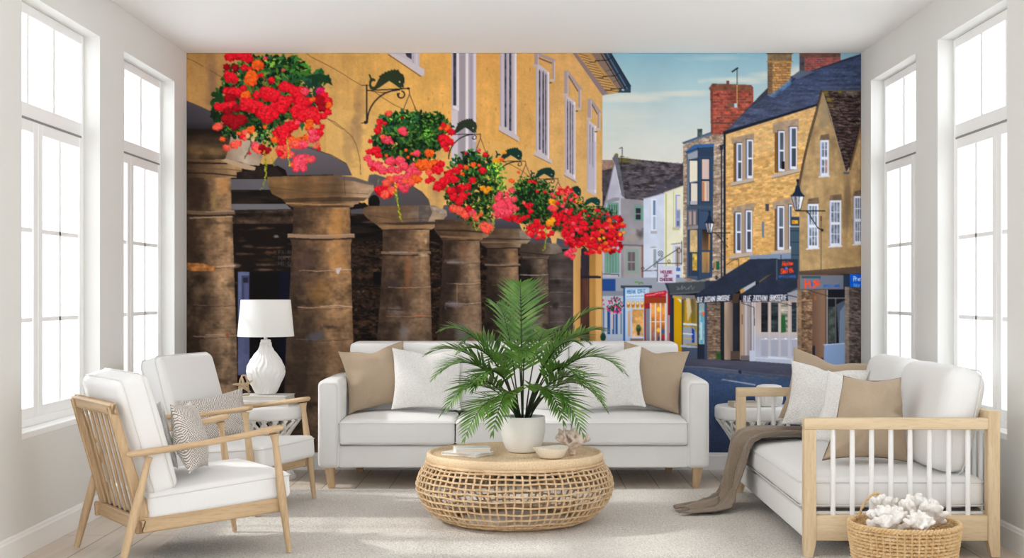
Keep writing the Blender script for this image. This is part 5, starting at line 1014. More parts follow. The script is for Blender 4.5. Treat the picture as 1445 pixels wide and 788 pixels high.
def window(name, sgn, wall, win):
    y0, y1, z0, z1 = win
    xf = wall+sgn*.086            # face of the frame, set back in the reveal
    def X(d): return (min(xf, xf+sgn*d), max(xf, xf+sgn*d))
    root = bpy.data.objects.new(name, None); COL.objects.link(root); root['kind'] = 'structure'
    bm = nb(); a, b = X(.07); fw = .035
    box(bm, a, b, y0+.0006, y0+fw, z0, z1-.0006, .003, 1); box(bm, a, b, y1-fw, y1-.0006, z0, z1-.0006, .003, 1); box(bm, a, b, y0+fw, y1-fw, z1-.05, z1-.0006, .003, 1); box(bm, a, b, y0+fw, y1-fw, z0+.03, z0+.07, .003, 1)
    zt = 2.017 if sgn < 0 else 2.03
    box(bm, a, b, y0+fw, y1-fw, zt+.006, zt+.075, .003, 1)
    obj('window_frame', bm, M['trim'], root, False)
    bm = nb(); a2, b2 = X(.05); box(bm, a2+.004*(sgn < 0) , b2-.004*(sgn > 0)*0, y0+fw, y1-fw, zt-.004, zt+.006); obj('gap_shade_strip', bm, M['gap'], root, False)  # solid grey strip painting the shadow line below the transom
    # lower casements: stiles and rails, then bars
    st0, st1 = y1-.74, y1-.61
    bm = nb(); c0, c1 = X(.045); zl0, zl1 = z0+.07, zt-.004
    for (u0, u1) in ((y0+fw, st0+.063), (st0+.067, y1-fw)):
        box(bm, c0, c1, u0, u0+.034 if u0 < st0 else u0+.06, zl0, zl1, .003, 1); box(bm, c0, c1, u1-.06 if u1 < st1 else u1-.034, u1, zl0, zl1, .003, 1)
        lo, hi = (u0+.034 if u0 < st0 else u0+.06), (u1-.06 if u1 < st1 else u1-.034)
        box(bm, c0, c1, lo, hi, zl0, zl0+.05, .003, 1); box(bm, c0, c1, lo, hi, zl1-.055, zl1, .003, 1)
    obj('casement', bm, M['trim'], root, False)
    bm = nb(); d0, d1 = sorted((xf+sgn*.007, xf+sgn*.034))
    for z in (1.49, 1.06): box(bm, d0, d1, y0+fw, y1-fw, z-.011, z+.011, .002, 1)
    box(bm, d0, d1, y1-.36, y1-.334, zl0+.04, zl1-.04, .002, 1)
    for u in (.435, .79): box(bm, d0, d1, y1-u-.013, y1-u+.013, zt+.07, z1-.045, .002, 1)
    obj('glazing_bar', bm, M['trim'], root, False)
    bm = nb(); g0 = xf+sgn*.022; box(bm, min(g0, g0+sgn*.004), max(g0, g0+sgn*.004), y0+fw, y1-fw, z0+.06, z1-.045); obj('window_pane', bm, M['glass'], root, False)
    bm = nb(); s0, s1 = sorted((wall+sgn*.002, xf+sgn*.06)); box(bm, s0, s1, y0+.0008, y1-.0008, z0-.0005, z0+.03, .004, 2); obj('window_sill', bm, M['trim'], root, False)
    return root
for i, (sg, wl, w) in enumerate(((-1, XL, WL[0]), (-1, XL, WL[1]), (1, XR, WR[0]), (1, XR, WR[1]), (-1, XL, (4.53, 5.65, .523, 2.56)), (-1, XL, (2.98, 4.10, .523, 2.56)), (1, XR, (4.84, 5.90, .497, 2.575)), (1, XR, (3.38, 4.44, .497, 2.575)))): window('window_%d' % (i+1), sg, wl, w)
# ---------------------------------------------------------------- the mural on the back wall
def build_mural():
    paint()
    im = np.clip(IMG, 0, 255)/255.0
    # the photograph it was printed from is slightly soft
    k = (1, 2, 1)
    for ax in (0, 1):
        p = np.concatenate([np.take(im, [0], ax), im, np.take(im, [-1], ax)], ax)
        n = im.shape[ax]
        im = (np.take(p, range(0, n), ax)+PRINT_SHARP*np.take(p, range(1, n+1), ax)+np.take(p, range(2, n+2), ax))/(2.0+PRINT_SHARP)
    im = im.reshape(MH//MS, MS, MW//MS, MS, 3).mean((1, 3))
    im = np.where(im <= .04045, im/12.92, ((im+.055)/1.055)**2.4)
    ny, nx = im.shape[:2]
    s = YB/F
    xs = (MX0-740.0+.5+np.arange(nx))*s; zs = EYE-(MY0-412.0+.5+np.arange(ny))*s
    xs[0] = XL+.0006; xs[-1] = XR-.0006; zs[0] = ZC-.0006; zs[-1] = .1145
    yf = YB-.003
    g = np.zeros((ny, nx, 3), np.float32); g[..., 0] = xs[None, :]; g[..., 1] = yf; g[..., 2] = zs[:, None]
    idx = np.arange(ny*nx).reshape(ny, nx)
    q = np.stack([idx[:-1, :-1], idx[1:, :-1], idx[1:, 1:], idx[:-1, 1:]], -1).reshape(-1, 4)
    # edge of the sheet: a rim 2.5 mm deep back to the wall
    rim = np.concatenate([idx[0, :-1], idx[:-1, -1], idx[-1, :0:-1], idx[:0:-1, 0]])
    b0 = ny*nx
    back = g.reshape(-1, 3)[rim].copy(); back[:, 1] = YB-.0004
    m = len(rim); bi = b0+np.arange(m)
    rq = np.stack([rim, np.roll(rim, -1), np.roll(bi, -1), bi], -1)
    co = np.concatenate([g.reshape(-1, 3), back]); quads = np.concatenate([q, rq]).astype(np.int32)
    me = bpy.data.meshes.new('wall_mural')
    me.vertices.add(len(co)); me.vertices.foreach_set('co', co.astype(np.float32).ravel())
    me.loops.add(quads.size); me.loops.foreach_set('vertex_index', quads.ravel())
    me.polygons.add(len(quads)); me.polygons.foreach_set('loop_start', np.arange(0, quads.size, 4, dtype=np.int32))
    me.update(calc_edges=True)
    ca = me.color_attributes.new('print', 'FLOAT_COLOR', 'POINT')
    cols = np.ones((len(co), 4), np.float32); cols[:b0, :3] = im.reshape(-1, 3); cols[b0:, :3] = im.reshape(-1, 3)[rim]
    ca.data.foreach_set('color', cols.ravel())
    k = NT('printed_wallpaper'); at = k.n('ShaderNodeVertexColor', layer_name='print')
    grain = k.noise(k.coord(), 700, 2)
    gm = k.n('ShaderNodeMapRange'); k.l(grain, gm.inputs[0]); gm.inputs[3].default_value = INK*.96; gm.inputs[4].default_value = INK*1.04
    vm = k.n('ShaderNodeVectorMath', operation='SCALE'); k.l(at.outputs['Color'], vm.inputs[0]); k.l(gm.outputs[0], vm.inputs['Scale'])
    k.base(vm.outputs[0]); k.rough(.85); k.b.inputs['Specular IOR Level'].default_value = .12
    o = link('wall_mural', me, k.m, None, False)
    return tag(o, 'wide photo mural of a market town street with red hanging baskets, covering the back wall', 'mural')
PRINT_SHARP = 4.0
INK = 1.12
build_mural()
# ---------------------------------------------------------------- rug and sofa
RZ = .006
bm = nb()
box(bm, -1.70, 1.515, 4.7, 8.115, .0004, RZ, .002, 1)
tag(obj('area_rug', bm, M['rug'], None), 'pale grey woven rug lying under the round rattan table', 'rug')

def soft_part(name, parent, loc, size, r, crown, mat, pipe=None, rot=None, seed=0.0, wr=.003, side=.004, crown_b=None, pmat=None):
    o = obj(name, cushion(size[0], size[1], size[2], r, crown, side, 12, wr, seed, crown_b), mat, parent, True, PI)
    o.location = loc
    if rot is not None: o.rotation_euler = rot
    for z in (pipe or []):
        p = obj('piping', piping(size[0]+.004, size[1]+.004, z, r, .003), pmat or M['whitep'], o)
    return o
SY = 8.12
sofa = thing('sofa', 'long white linen sofa with tapered wooden legs in front of the mural', 'sofa', (-.066, SY, 0))
hw = 1.183
bm = nb(); box(bm, -hw+.125, hw-.125, .03, .84, .128, .262, .012, 3); obj('seat_base', bm, M['white'], sofa)
for s in (-1, 1):
    a = obj('armrest', cushion(.135, .86, .53, .032, .006, .0, 8, .0015, s*3.0), M['white'], sofa, True, PI); a.location = (s*(hw-.0675), .43, .392)
    bm = nb(); tube(bm, [(s*(hw-.0675)+dx, -.0005, z) for dx, z in ((-.052, .15), (-.052, .62), (-.04, .64), (.04, .64), (.052, .62), (.052, .15))], .0022, 6); sp = obj('piping', bm, M['whitep'], a); sp.matrix_parent_inverse = Matrix.Translation(-a.location)
bm = nb(); box(bm, -hw+.13, hw-.13, .66, .865, .13, .868, .022, 3); obj('back_frame', bm, M['white'], sofa)
for k in range(3):
    soft_part('seat_cushion', sofa, ((k-1)*.7035, .34, .342), (.698, .69, .148), .022, .034, M['white'], [.058, -.058], seed=k*5.0)
    c = soft_part('back_cushion', sofa, ((k-1)*.7035, .575, .645), (.7005, .435, .16), .03, .012, M['white'], None, rot=(PI/2-.1, 0, 0), seed=20+k*4.0)
for (x, y) in ((-hw+.065, .07), (hw-.065, .07), (-hw+.15, .80), (hw-.15, .80)):
    bm = nb(); sx = .012 if x < 0 else -.012
    loft(bm, [[Vector((x+sx*(1-t)+c*w, y+d*w, z)) for c, d in ((-1, -1), (1, -1), (1, 1), (-1, 1))] for z, w, t in ((.0005, .017, 0), (.006, .019, .05), (.13, .029, 1))]); obj('leg', bm, M['oak_z'], sofa, True, math.radians(20))

def throw_pillow(label, w, h, th, mat, loc, face, roll, seed, sup, up=(0, 0, 1), push=(0, -1, .25), wr=.012, chop=0.0, name='throw_pillow', group=None, seam=None, taper=0.0):
    o = obj(name, pillow(w, h, th, seed, 26, .035, wr, chop, taper), mat, None, True, PI)
    place(o, loc, face, up, roll)
    if seam is not None:
        pts = []
        m = o.data; rim = []
        n = 40
        # cord along the knife edge: follow the outline
        def edge(u, v): return Vector((u*w/2*(1-.075*(1-v*v)+.035*abs(u*v)**3)*1.002*(1-taper*(v+1)/2)+taper*.42*w*(v+.1)/2, 0, v*h/2*(1-.075*(1-u*u)+.035*abs(u*v)**3)*1.002))
        for (a, b) in (((-1, -1), (1, -1)), ((1, -1), (1, 1)), ((1, 1), (-1, 1)), ((-1, 1), (-1, -1))):
            for i in range(14):
                t = i/14; pts.append(edge(a[0]+(b[0]-a[0])*t, a[1]+(b[1]-a[1])*t))
        bm = nb(); tube(bm, pts, .0026, 6, closed=True); obj('seam', bm, seam, o)
    tag(o, label, 'pillow', group)
    settle(o, push, sup)
    return o
G1 = 'cushions along the long sofa'
pw = throw_pillow('beige linen pillow at the left end of the sofa, against the left armrest', .41, .39, .16, M['beige'], (-.955, 8.50, .655), (.2, -.93, .22), -.15, 2.2, [sofa], group=G1, chop=.14)
pw2 = throw_pillow('white slub linen pillow on the sofa, leaning beside the left beige pillow', .43, .38, .15, M['textured'], (-.61, 8.43, .645), (.08, -.93, .26), .03, 4.1, [sofa, pw], group=G1, chop=.08)
pw3 = throw_pillow('beige linen pillow at the right end of the sofa, against the right armrest', .41, .39, .16, M['beige'], (.845, 8.50, .655), (-.2, -.93, .22), .15, 6.3, [sofa], group=G1, chop=.14)
pw4 = throw_pillow('white slub linen pillow on the sofa, leaning beside the right beige pillow', .43, .38, .15, M['textured'], (.525, 8.43, .645), (-.08, -.93, .26), -.08, 8.7, [sofa, pw3], group=G1, chop=.08)

# ---------------------------------------------------------------- armchairs
chair = thing('armchair', 'oak spindle-back armchair with white cushions, nearest of the two by the left windows', 'armchair', (-1.571, 6.178, RZ), math.radians(34), 'oak armchairs by the left windows')
def leg_mesh(a, b, prof):
    a = Vector(a); b = Vector(b); bm = nb()
    tube(bm, [a+(b-a)*t for t, r in prof], [r for t, r in prof], 12, .8); return bm
for s in (-1, 1):
    y = s*.325
    obj('front_leg', leg_mesh((.385, y, .0045), (.312, y, .548), [(0, .0135), (.02, .0145), (.35, .0215), (.52, .024), (.66, .0215), (.92, .0165), (.97, .022), (1.0, .028)]), M['oak_z'], chair)
    obj('rear_leg', leg_mesh((-.385, y, .006), (-.262, y, .482), [(0, .0165), (.02, .0175), (.35, .0235), (.5, .024), (.8, .0195), (.96, .0165), (1.0, .02)]), M['oak_z'], chair)
    # arm: a rounded paddle, thicker at the ends, sloping back
    bm = nb(); rings = []
    for t, w, h in ((0, .004, .004), (.012, .016, .01), (.04, .022, .0135), (.15, .024, .0145), (.5, .0205, .0135), (.8, .024, .0145), (.93, .031, .015), (.985, .028, .0125), (1, .012, .006)):
        x = -.36+.715*t; z = .497+.078*t+.012*math.sin(PI*t)*-1; yy = y-s*(.012*math.sin(PI*t))
        rings.append([Vector((x, yy+w*math.copysign(abs(math.cos(q))**.7, math.cos(q)), z+h*math.copysign(abs(math.sin(q))**.8, math.sin(q)))) for q in [2*PI*i/14 for i in range(14)]])
    loft(bm, rings); obj('arm', bm, M['oak_x'], chair, True, PI)
    bm = nb(); beam(bm, (-.31, s*.293, .182), (.352, s*.293, .220), .026, .064); obj('side_rail', bm, M['oak_x'], chair, True, math.radians(25))
    bm = nb(); beam(bm, (-.258, s*.272, .185), (-.408, s*.272, .70), .034, .05, up=(1, 0, 0), w2=.034, h2=.036); obj('stile', bm, M['oak_z'], chair, True, math.radians(25))
    bm = nb(); beam(bm, (.02, s*.293, .273), (.33, s*.305, .25), .016, .0, up=(0, 0, 1)) if False else None
    bm.free()
bm = nb(); beam(bm, (.345, -.28, .219), (.345, .28, .219), .026, .05); obj('front_rail', bm, M['oak_y'], chair, True, math.radians(25))
bm = nb(); beam(bm, (-.285, -.325, .184), (-.285, .325, .184), .026, .058); obj('rear_rail', bm, M['oak_y'], chair, True, math.radians(25))
bm = nb(); beam(bm, (-.402, -.289, .690), (-.402, .289, .690), .034, .056, up=(-.28, 0, .96), bev=.007); obj('top_rail', bm, M['oak_y'], chair, True, math.radians(25))
for k in range(7):
    y = -.222+.074*k
    bm = nb(); beam(bm, (-.284, y, .22), (-.398, y, .672), .017, .010, up=(1, 0, 0), bev=.003); obj('slat', bm, M['oak_z'], chair, True, math.radians(25))
bm = nb(); box(bm, -.27, .335, -.272, .272, .0, .012); o = obj('seat_deck', bm, M['dark_base'], chair); o.location = (0, 0, .213); o.rotation_euler = (0, -math.radians(4), 0)
soft_part('seat_cushion', chair, (.076, 0, .282), (.665, .60, .122), .026, .028, M['white'], [.044], rot=(0, -math.radians(4.5), 0), seed=3.0)
# back cushion: its flat side rests on the slats
soft_part('back_cushion', chair, (-.247, 0, .566), (.53, .56, .145), .04, .022, M['white'], [.045, -.045], rot=(0, -math.radians(106.2)+PI, 0), seed=9.0)
chair2 = dup(chair)
chair2.location = (-1.674, 7.54, RZ); chair2.rotation_euler = (0, 0, math.radians(-18.4))
tag(chair2, 'oak armchair with white cushions farther back, in front of the white table lamp', 'armchair', 'oak armchairs by the left windows')
bpy.context.view_layer.update()
def on_chair(c, p): return c.matrix_world @ Vector(p)
def chair_dir(c, d): return c.matrix_world.to_3x3() @ Vector(d)
pq = throw_pillow('grey and white maze-patterned pillow on the nearest armchair', .32, .31, .13, M['maze'], on_chair(chair, (.0, -.10, .525)), chair_dir(chair, (.80, -.55, .28)), .04, 13.4, [chair], push=chair_dir(chair, (1, -.1, .05)))
throw_pillow('plain white pillow tucked behind the patterned pillow on the nearest armchair', .32, .31, .07, M['textured'], on_chair(chair, (-.085, .06, .535)), chair_dir(chair, (.95, -.05, .24)), .05, 12.0, [chair, pq], push=chair_dir(chair, (1, 0, .22)))
throw_pillow('grey and white maze-patterned lumbar pillow on the armchair beside the table lamp', .46, .25, .13, M['maze'], on_chair(chair2, (-.04, -.03, .490)), chair_dir(chair2, (.90, -.30, .26)), -.10, 15.2, [chair2], push=chair_dir(chair2, (1, 0, .22)))

# ---------------------------------------------------------------- lattice side tables
def side_table(name, label, loc):
    t = thing(name, label, 'side table', loc, 0, 'white lattice side tables')
    bm = nb(); lathe(bm, [(.19, .384), (.222, .386), (.232, .392), (.236, .402), (.236, .455), (.231, .466), (.222, .471), (.0, .471)], 64, close_top=False); bmesh.ops.remove_doubles(bm, verts=bm.verts[:], dist=1e-5); obj('tabletop', bm, M['porcelain'], t)
    def R(z):
        q = (z-.02)/.364
        return .100+.122*abs((q-.44)/.56)**1.25 if q > .44 else .100+.082*abs((.44-q)/.44)**1.4
    for sgn in (1, -1):
        bm = nb()
        for k in range(20):
            a0 = 2*PI*k/20
            pts = []
            for i in range(17):
                z = .025+.361*i/16; a = a0+sgn*1.15*(i/16); r = R(z)
                pts.append((r*math.cos(a), r*math.sin(a), z))
            tube(bm, pts, .0098, 6, .8)
        obj('lattice', bm, M['porcelain'], t)
    bm = nb(); lathe(bm, [(.155, .0005), (.19, .0005), (.196, .008), (.194, .024), (.18, .03), (.16, .03), (.155, .02)], 56, close_top=False, close_bot=False); obj('base_ring', bm, M['porcelain'], t)
    return t
tl = side_table('side_table', 'white lattice drum table behind the farther armchair, carrying the lamp', (-1.655, 8.6, 0))
tr = side_table('side_table', 'white lattice drum table between the long sofa and the daybed', (1.45, 8.58, 0))

def book(label, cx, cy, z, w, d, h, rot, cover, name='book', group=None, page=(1, 1)):
    t = thing(name, label, 'book', (cx, cy, z), rot, group)
    bm = nb(); box(bm, -w/2, w/2, -d/2, d/2, .0004, .0032, .0008, 1); box(bm, -w/2, w/2, -d/2, d/2, h-.0032, h, .0008, 1); box(bm, -w/2, -w/2+.004, -d/2, d/2, .0015, h-.0015, .001, 1); obj('cover', bm, cover, t)
    bm = nb(); box(bm, -w/2+.004, w/2-.005, -d/2+.005, d/2-.005, .0034, h-.0034)
    obj('pages', bm, M['paper'], t)
    return t
GB = 'white books under the lamp'
book('large white book lying on the left lattice table, lower of two under the lamp', -1.665, 8.585, .4712, .36, .27, .036, .05, M['bookw'], group=GB)
book('white book on top of another on the left lattice table, directly under the lamp', -1.655, 8.60, .5076, .33, .25, .030, -.06, M['bookw'], group=GB)
lamp = thing('table_lamp', 'white table lamp with ribbed ceramic vase base and drum shade', 'lamp', (-1.652, 8.60, .5381))
bm = nb(); prof = [(.050, .0005), (.062, .004), (.074, .018), (.100, .07), (.124, .12), (.132, .155), (.126, .19), (.104, .235), (.076, .272), (.052, .30), (.040, .325), (.036, .345), (.034, .36), (.0345, .366), (.030, .37), (.0, .37)]
prof = [(q_*.93, z_*.95) for q_, z_ in prof]
fine = []
for i in range(len(prof)-1):
    for j in range(5): fine.append((prof[i][0]+(prof[i+1][0]-prof[i][0])*j/5, prof[i][1]+(prof[i+1][1]-prof[i][1])*j/5))
lathe(bm, fine+[(.0005, .3515)], 96)
for v in bm.verts:
    r = math.hypot(v.co.x, v.co.y); z = v.co.z
    if .008 < z < .335 and r > .03:
        a = math.atan2(v.co.y, v.co.x)
        d = .0028*math.sin(a*26+2.2*math.sin(z*42+a*3))+.0032*noise.noise(Vector((a*6, z*52, 1.0)))
        q = 1+d/r; v.co.x *= q; v.co.y *= q
obj('lamp_base', bm, M['ceramic'], lamp)
bm = nb(); lathe(bm, [(.012, .351), (.012, .368), (.007, .370), (.007, .40), (.014, .402), (.014, .425), (.0, .426)], 20, close_top=False); obj('lamp_neck', bm, M['metal'], lamp)
bm = nb(); lathe(bm, [(.179, .372), (.157, .606), (.154, .606), (.176, .372)], 72, close_top=False, close_bot=False)
R_ = None
obj('lamp_shade', bm, M['shade'], lamp, True, math.radians(50))
bm = nb()
for k in range(3):
    a = 2*PI*k/3; tube(bm, [(.0, 0, .422), (.156*math.cos(a), .156*math.sin(a), .588)], .002, 6)
obj('shade_spider', bm, M['metal'], lamp)
# starfish ornament with a bent wood loop
st = thing('starfish_ornament', 'small tan starfish ornament with a looped stand beside the lamp', 'ornament', (-1.775, 8.50, .5381), .2)
def star(bm, r, th, rot):
    for k in range(5):
        a = rot+2*PI*k/5
        pts = [(0, 0, 0), (r*.3*math.cos(a), 0, r*.3*math.sin(a)), (r*.65*math.cos(a+.08), 0, r*.65*math.sin(a+.08)), (r*math.cos(a+.16), .006, r*math.sin(a+.16))]
        tube(bm, pts, [th*1.25, th*1.05, th*.7, th*.3], 8, .8, round_end=True)
bm = nb(); star(bm, .062, .011, .35)
for v in bm.verts: v.co += Vector((noise.noise(v.co*90), noise.noise(v.co*90+Vector((5, 0, 0))), noise.noise(v.co*90+Vector((0, 5, 0)))))*.002; v.co.z += .066; v.co.y -= .022
obj('starfish', bm, M['driftwood'], st)
bm = nb(); tube(bm, [(-.03, 0, .004), (-.026, 0, .05), (-.018, .0, .1), (-.004, 0, .128), (.012, 0, .128), (.024, 0, .1), (.030, 0, .05), (.036, 0, .004)], [.005, .006, .0065, .007, .007, .0065, .006, .005], 8); tube(bm, [(-.03, 0, .005), (0, -.02, .005), (.036, 0, .005)], .0045, 8); obj('loop_stand', bm, M['driftwood'], st)
# right table: book and lidded jar
book('beige linen book lying on the right lattice table, at its left edge', 1.38, 8.47, .4712, .17, .13, .034, .12, M['bookb'])
jar = thing('jar', 'squat white ceramic jar behind the daybed arm on the right table', 'jar', (1.545, 8.50, .4712))
bm = nb(); pr = [(.055, .0005), (.068, .004), (.080, .02), (.085, .05), (.085, .085), (.080, .105), (.072, .112)]
lathe(bm, pr, 56)
for v in bm.verts:
    a = math.atan2(v.co.y, v.co.x); r = math.hypot(v.co.x, v.co.y)
    if .01 < v.co.z < .104: q = 1+.0022*math.cos(a*28)/r; v.co.x *= q; v.co.y *= q
obj('body', bm, M['ceramic'], jar)
bm = nb(); lathe(bm, [(.074, .1125), (.081, .1135), (.082, .120), (.074, .131), (.05, .137), (.0, .139)], 56, close_top=False); bmesh.ops.remove_doubles(bm, verts=bm.verts[:], dist=1e-5); obj('lid', bm, M['ceramic'], jar)

# ---------------------------------------------------------------- rattan coffee table
CX, CY = -.05, 7.0
ct = thing('coffee_table', 'round woven rattan drum coffee table in the middle of the rug', 'coffee table', (CX, CY, RZ))
PR = [(.335, .012), (.385, .022), (.430, .05), (.472, .095), (.498, .145), (.508, .185), (.502, .225), (.486, .262), (.465, .294), (.448, .316)]
def prof_at(t):
    x = t*(len(PR)-1); i = min(int(x), len(PR)-2); f = x-i
    p0 = PR[max(i-1, 0)]; p1 = PR[i]; p2 = PR[i+1]; p3 = PR[min(i+2, len(PR)-1)]
    return tuple(.5*((2*b)+(-a+c)*f+(2*a-5*b+4*c-d)*f*f+(-a+3*b-3*c+d)*f**3) for a, b, c, d in zip(p0, p1, p2, p3))
bm = nb(); NVERT = 76
for k in range(NVERT):
    a0 = 2*PI*k/NVERT; pts = []; ph = random.uniform(0, 6)
    for i in range(19):
        r, z = prof_at(i/18); a = a0+.006*math.sin(i*1.1+ph); rr = r+.003*math.sin(i*2.6+k*PI)
        pts.append((rr*math.cos(a), rr*math.sin(a), z))
    tube(bm, pts, .0054, 6)
obj('upright_strands', bm, M['rattan'], ct)
bm = nb()
for j in range(13):
    t = .05+.93*j/12; pts = []; ph = random.uniform(0, 6)
    for i in range(NVERT*2):
        a = 2*PI*i/(NVERT*2); r, z = prof_at(t)
        rr = r+.0035+.0022*math.sin(a*NVERT+j*PI); zz = z+.0026*math.sin(a*5+ph)+.0016*math.sin(a*17+ph*2)
        pts.append((rr*math.cos(a), rr*math.sin(a), zz))
    tube(bm, pts, .0050, 6, closed=True)
obj('ring_strands', bm, M['rattan'], ct)
bm = nb(); lathe(bm, [(.315, .0005), (.345, .0005), (.355, .008), (.352, .02), (.335, .024), (.315, .02)], 72, close_top=False, close_bot=False); obj('base_ring', bm, M['rattan'], ct)
bm = nb(); lathe(bm, [(.34, .300), (.435, .300), (.446, .306), (.455, .318), (.459, .335), (.457, .350), (.450, .359), (.441, .3605), (.434, .357), (.430, .349), (.0005, .348)], 96); obj('tray_top', bm, M['tray'], ct)
bm = nb(); tube(bm, [(.4595*math.cos(2*PI*i/120), .4595*math.sin(2*PI*i/120), .311) for i in range(120)], .007, 8, closed=True); obj('binding_ring', bm, M['rattan'], ct)
TZ = RZ+.3496
GC = 'white books on the coffee table'
book('thin white book lying under another on the rattan coffee table', -.292, 6.93, TZ, .215, .165, .018, -.55, M['bookw'], group=GC)
book('thick white book lying on top of the thin one on the rattan coffee table', -.268, 6.905, TZ+.0183, .18, .13, .025, .16, M['bookw'], group=GC)
bowl = obj('bowl', nb(), M['bowl']) if False else None
bm = nb()
pr = [(.038, .0005), (.056, .003), (.066, .012), (.078, .034), (.088, .052), (.0885, .054), (.086, .0545), (.075, .036), (.062, .014), (.05, .007), (.0005, .006)]
lathe(bm, pr, 48)
for v in bm.verts:
    a = math.atan2(v.co.y, v.co.x); k = max(0, (v.co.z-.02)/.034)
    v.co.x *= 1+.10*k*max(0, math.cos(a-PI))**8; v.co.z += .004*k*math.sin(a*2+.6)
bowl = obj('bowl', bm, M['bowl']); bowl.location = (.135, 6.79, TZ); bowl.rotation_euler = (0, 0, .2)
tag(bowl, 'low speckled stoneware bowl on the rattan table in front of the coral', 'bowl')
book('small beige book lying behind the bowl on the rattan coffee table', .13, 7.24, TZ, .15, .10, .022, .1, M['bookb'])

def branchy(seed, scale, n_main, spread, thick, lean=0.0, levels=3, knob=1.35):
    """coral: forked stubby branches with knobbly tips"""
    rnd = random.Random(seed); bm = nb()
    def grow(p, d, r, lv):
        ln = scale*(.34 if lv == levels else .24)*rnd.uniform(.75, 1.2)
        q = p+d*ln; mid = p+d*ln*.5+Vector((rnd.uniform(-1, 1), rnd.uniform(-1, 1), rnd.uniform(-.5, 1)))*ln*.1
        tube(bm, [p-d*r*.6, mid, q], [r, r*.9, r*.82], 8, round_end=True)
        if lv == 0:
            for _ in range(2):
                e = Vector((rnd.uniform(-1, 1), rnd.uniform(-1, 1), rnd.uniform(-.4, 1))).normalized()
                tube(bm, [q-d*r*.3, q+(e*.6+d)*r*.8], [r*.8*knob, r*.6*knob], 8, round_end=True)
            return
        for _ in range(rnd.choice((2, 2, 3))):
            nd = (d+Vector((rnd.uniform(-1, 1), rnd.uniform(-1, 1), rnd.uniform(-.5, .8)))*spread).normalized()
            grow(q, nd, r*.82, lv-1)
    for k in range(n_main):
        a = 2*PI*k/n_main+rnd.uniform(-.3, .3)
        d = Vector((math.cos(a)*.8, math.sin(a)*.8, rnd.uniform(.55, 1.2))).normalized()
        grow(Vector((0, 0, thick)), d, thick, levels-1)
    for _ in range(2): grow(Vector((0, 0, thick)), Vector((rnd.uniform(-.3, .3), rnd.uniform(-.3, .3), 1)).normalized(), thick, levels-1)
    for v in bm.verts:
        v.co += Vector((noise.noise(v.co*60), noise.noise(v.co*60+Vector((9, 0, 0))), noise.noise(v.co*60+Vector((0, 9, 0)))))*thick*.16
        v.co.z = max(v.co.z, .0006)
    return bm
def coral(name, label, bm, mat, loc, rot, vox, group=None, sup=None):
    o = obj(name, bm, mat); md = o.modifiers.new('fuse', 'REMESH'); md.mode = 'VOXEL'; md.voxel_size = vox; md.use_smooth_shade = True
    sm = o.modifiers.new('soften', 'SMOOTH'); sm.factor = .5; sm.iterations = 2
    o.location = loc; o.rotation_euler = rot
    if sup: settle(o, (0, -.2, 1), sup)
    return tag(o, label, 'coral', group)
coral('coral', 'dusty pink branching coral standing on the rattan coffee table', branchy(5, .155, 7, .75, .015, levels=3), M['corald'], (.245, 6.92, TZ+.0002), (0, 0, .4), .0045)

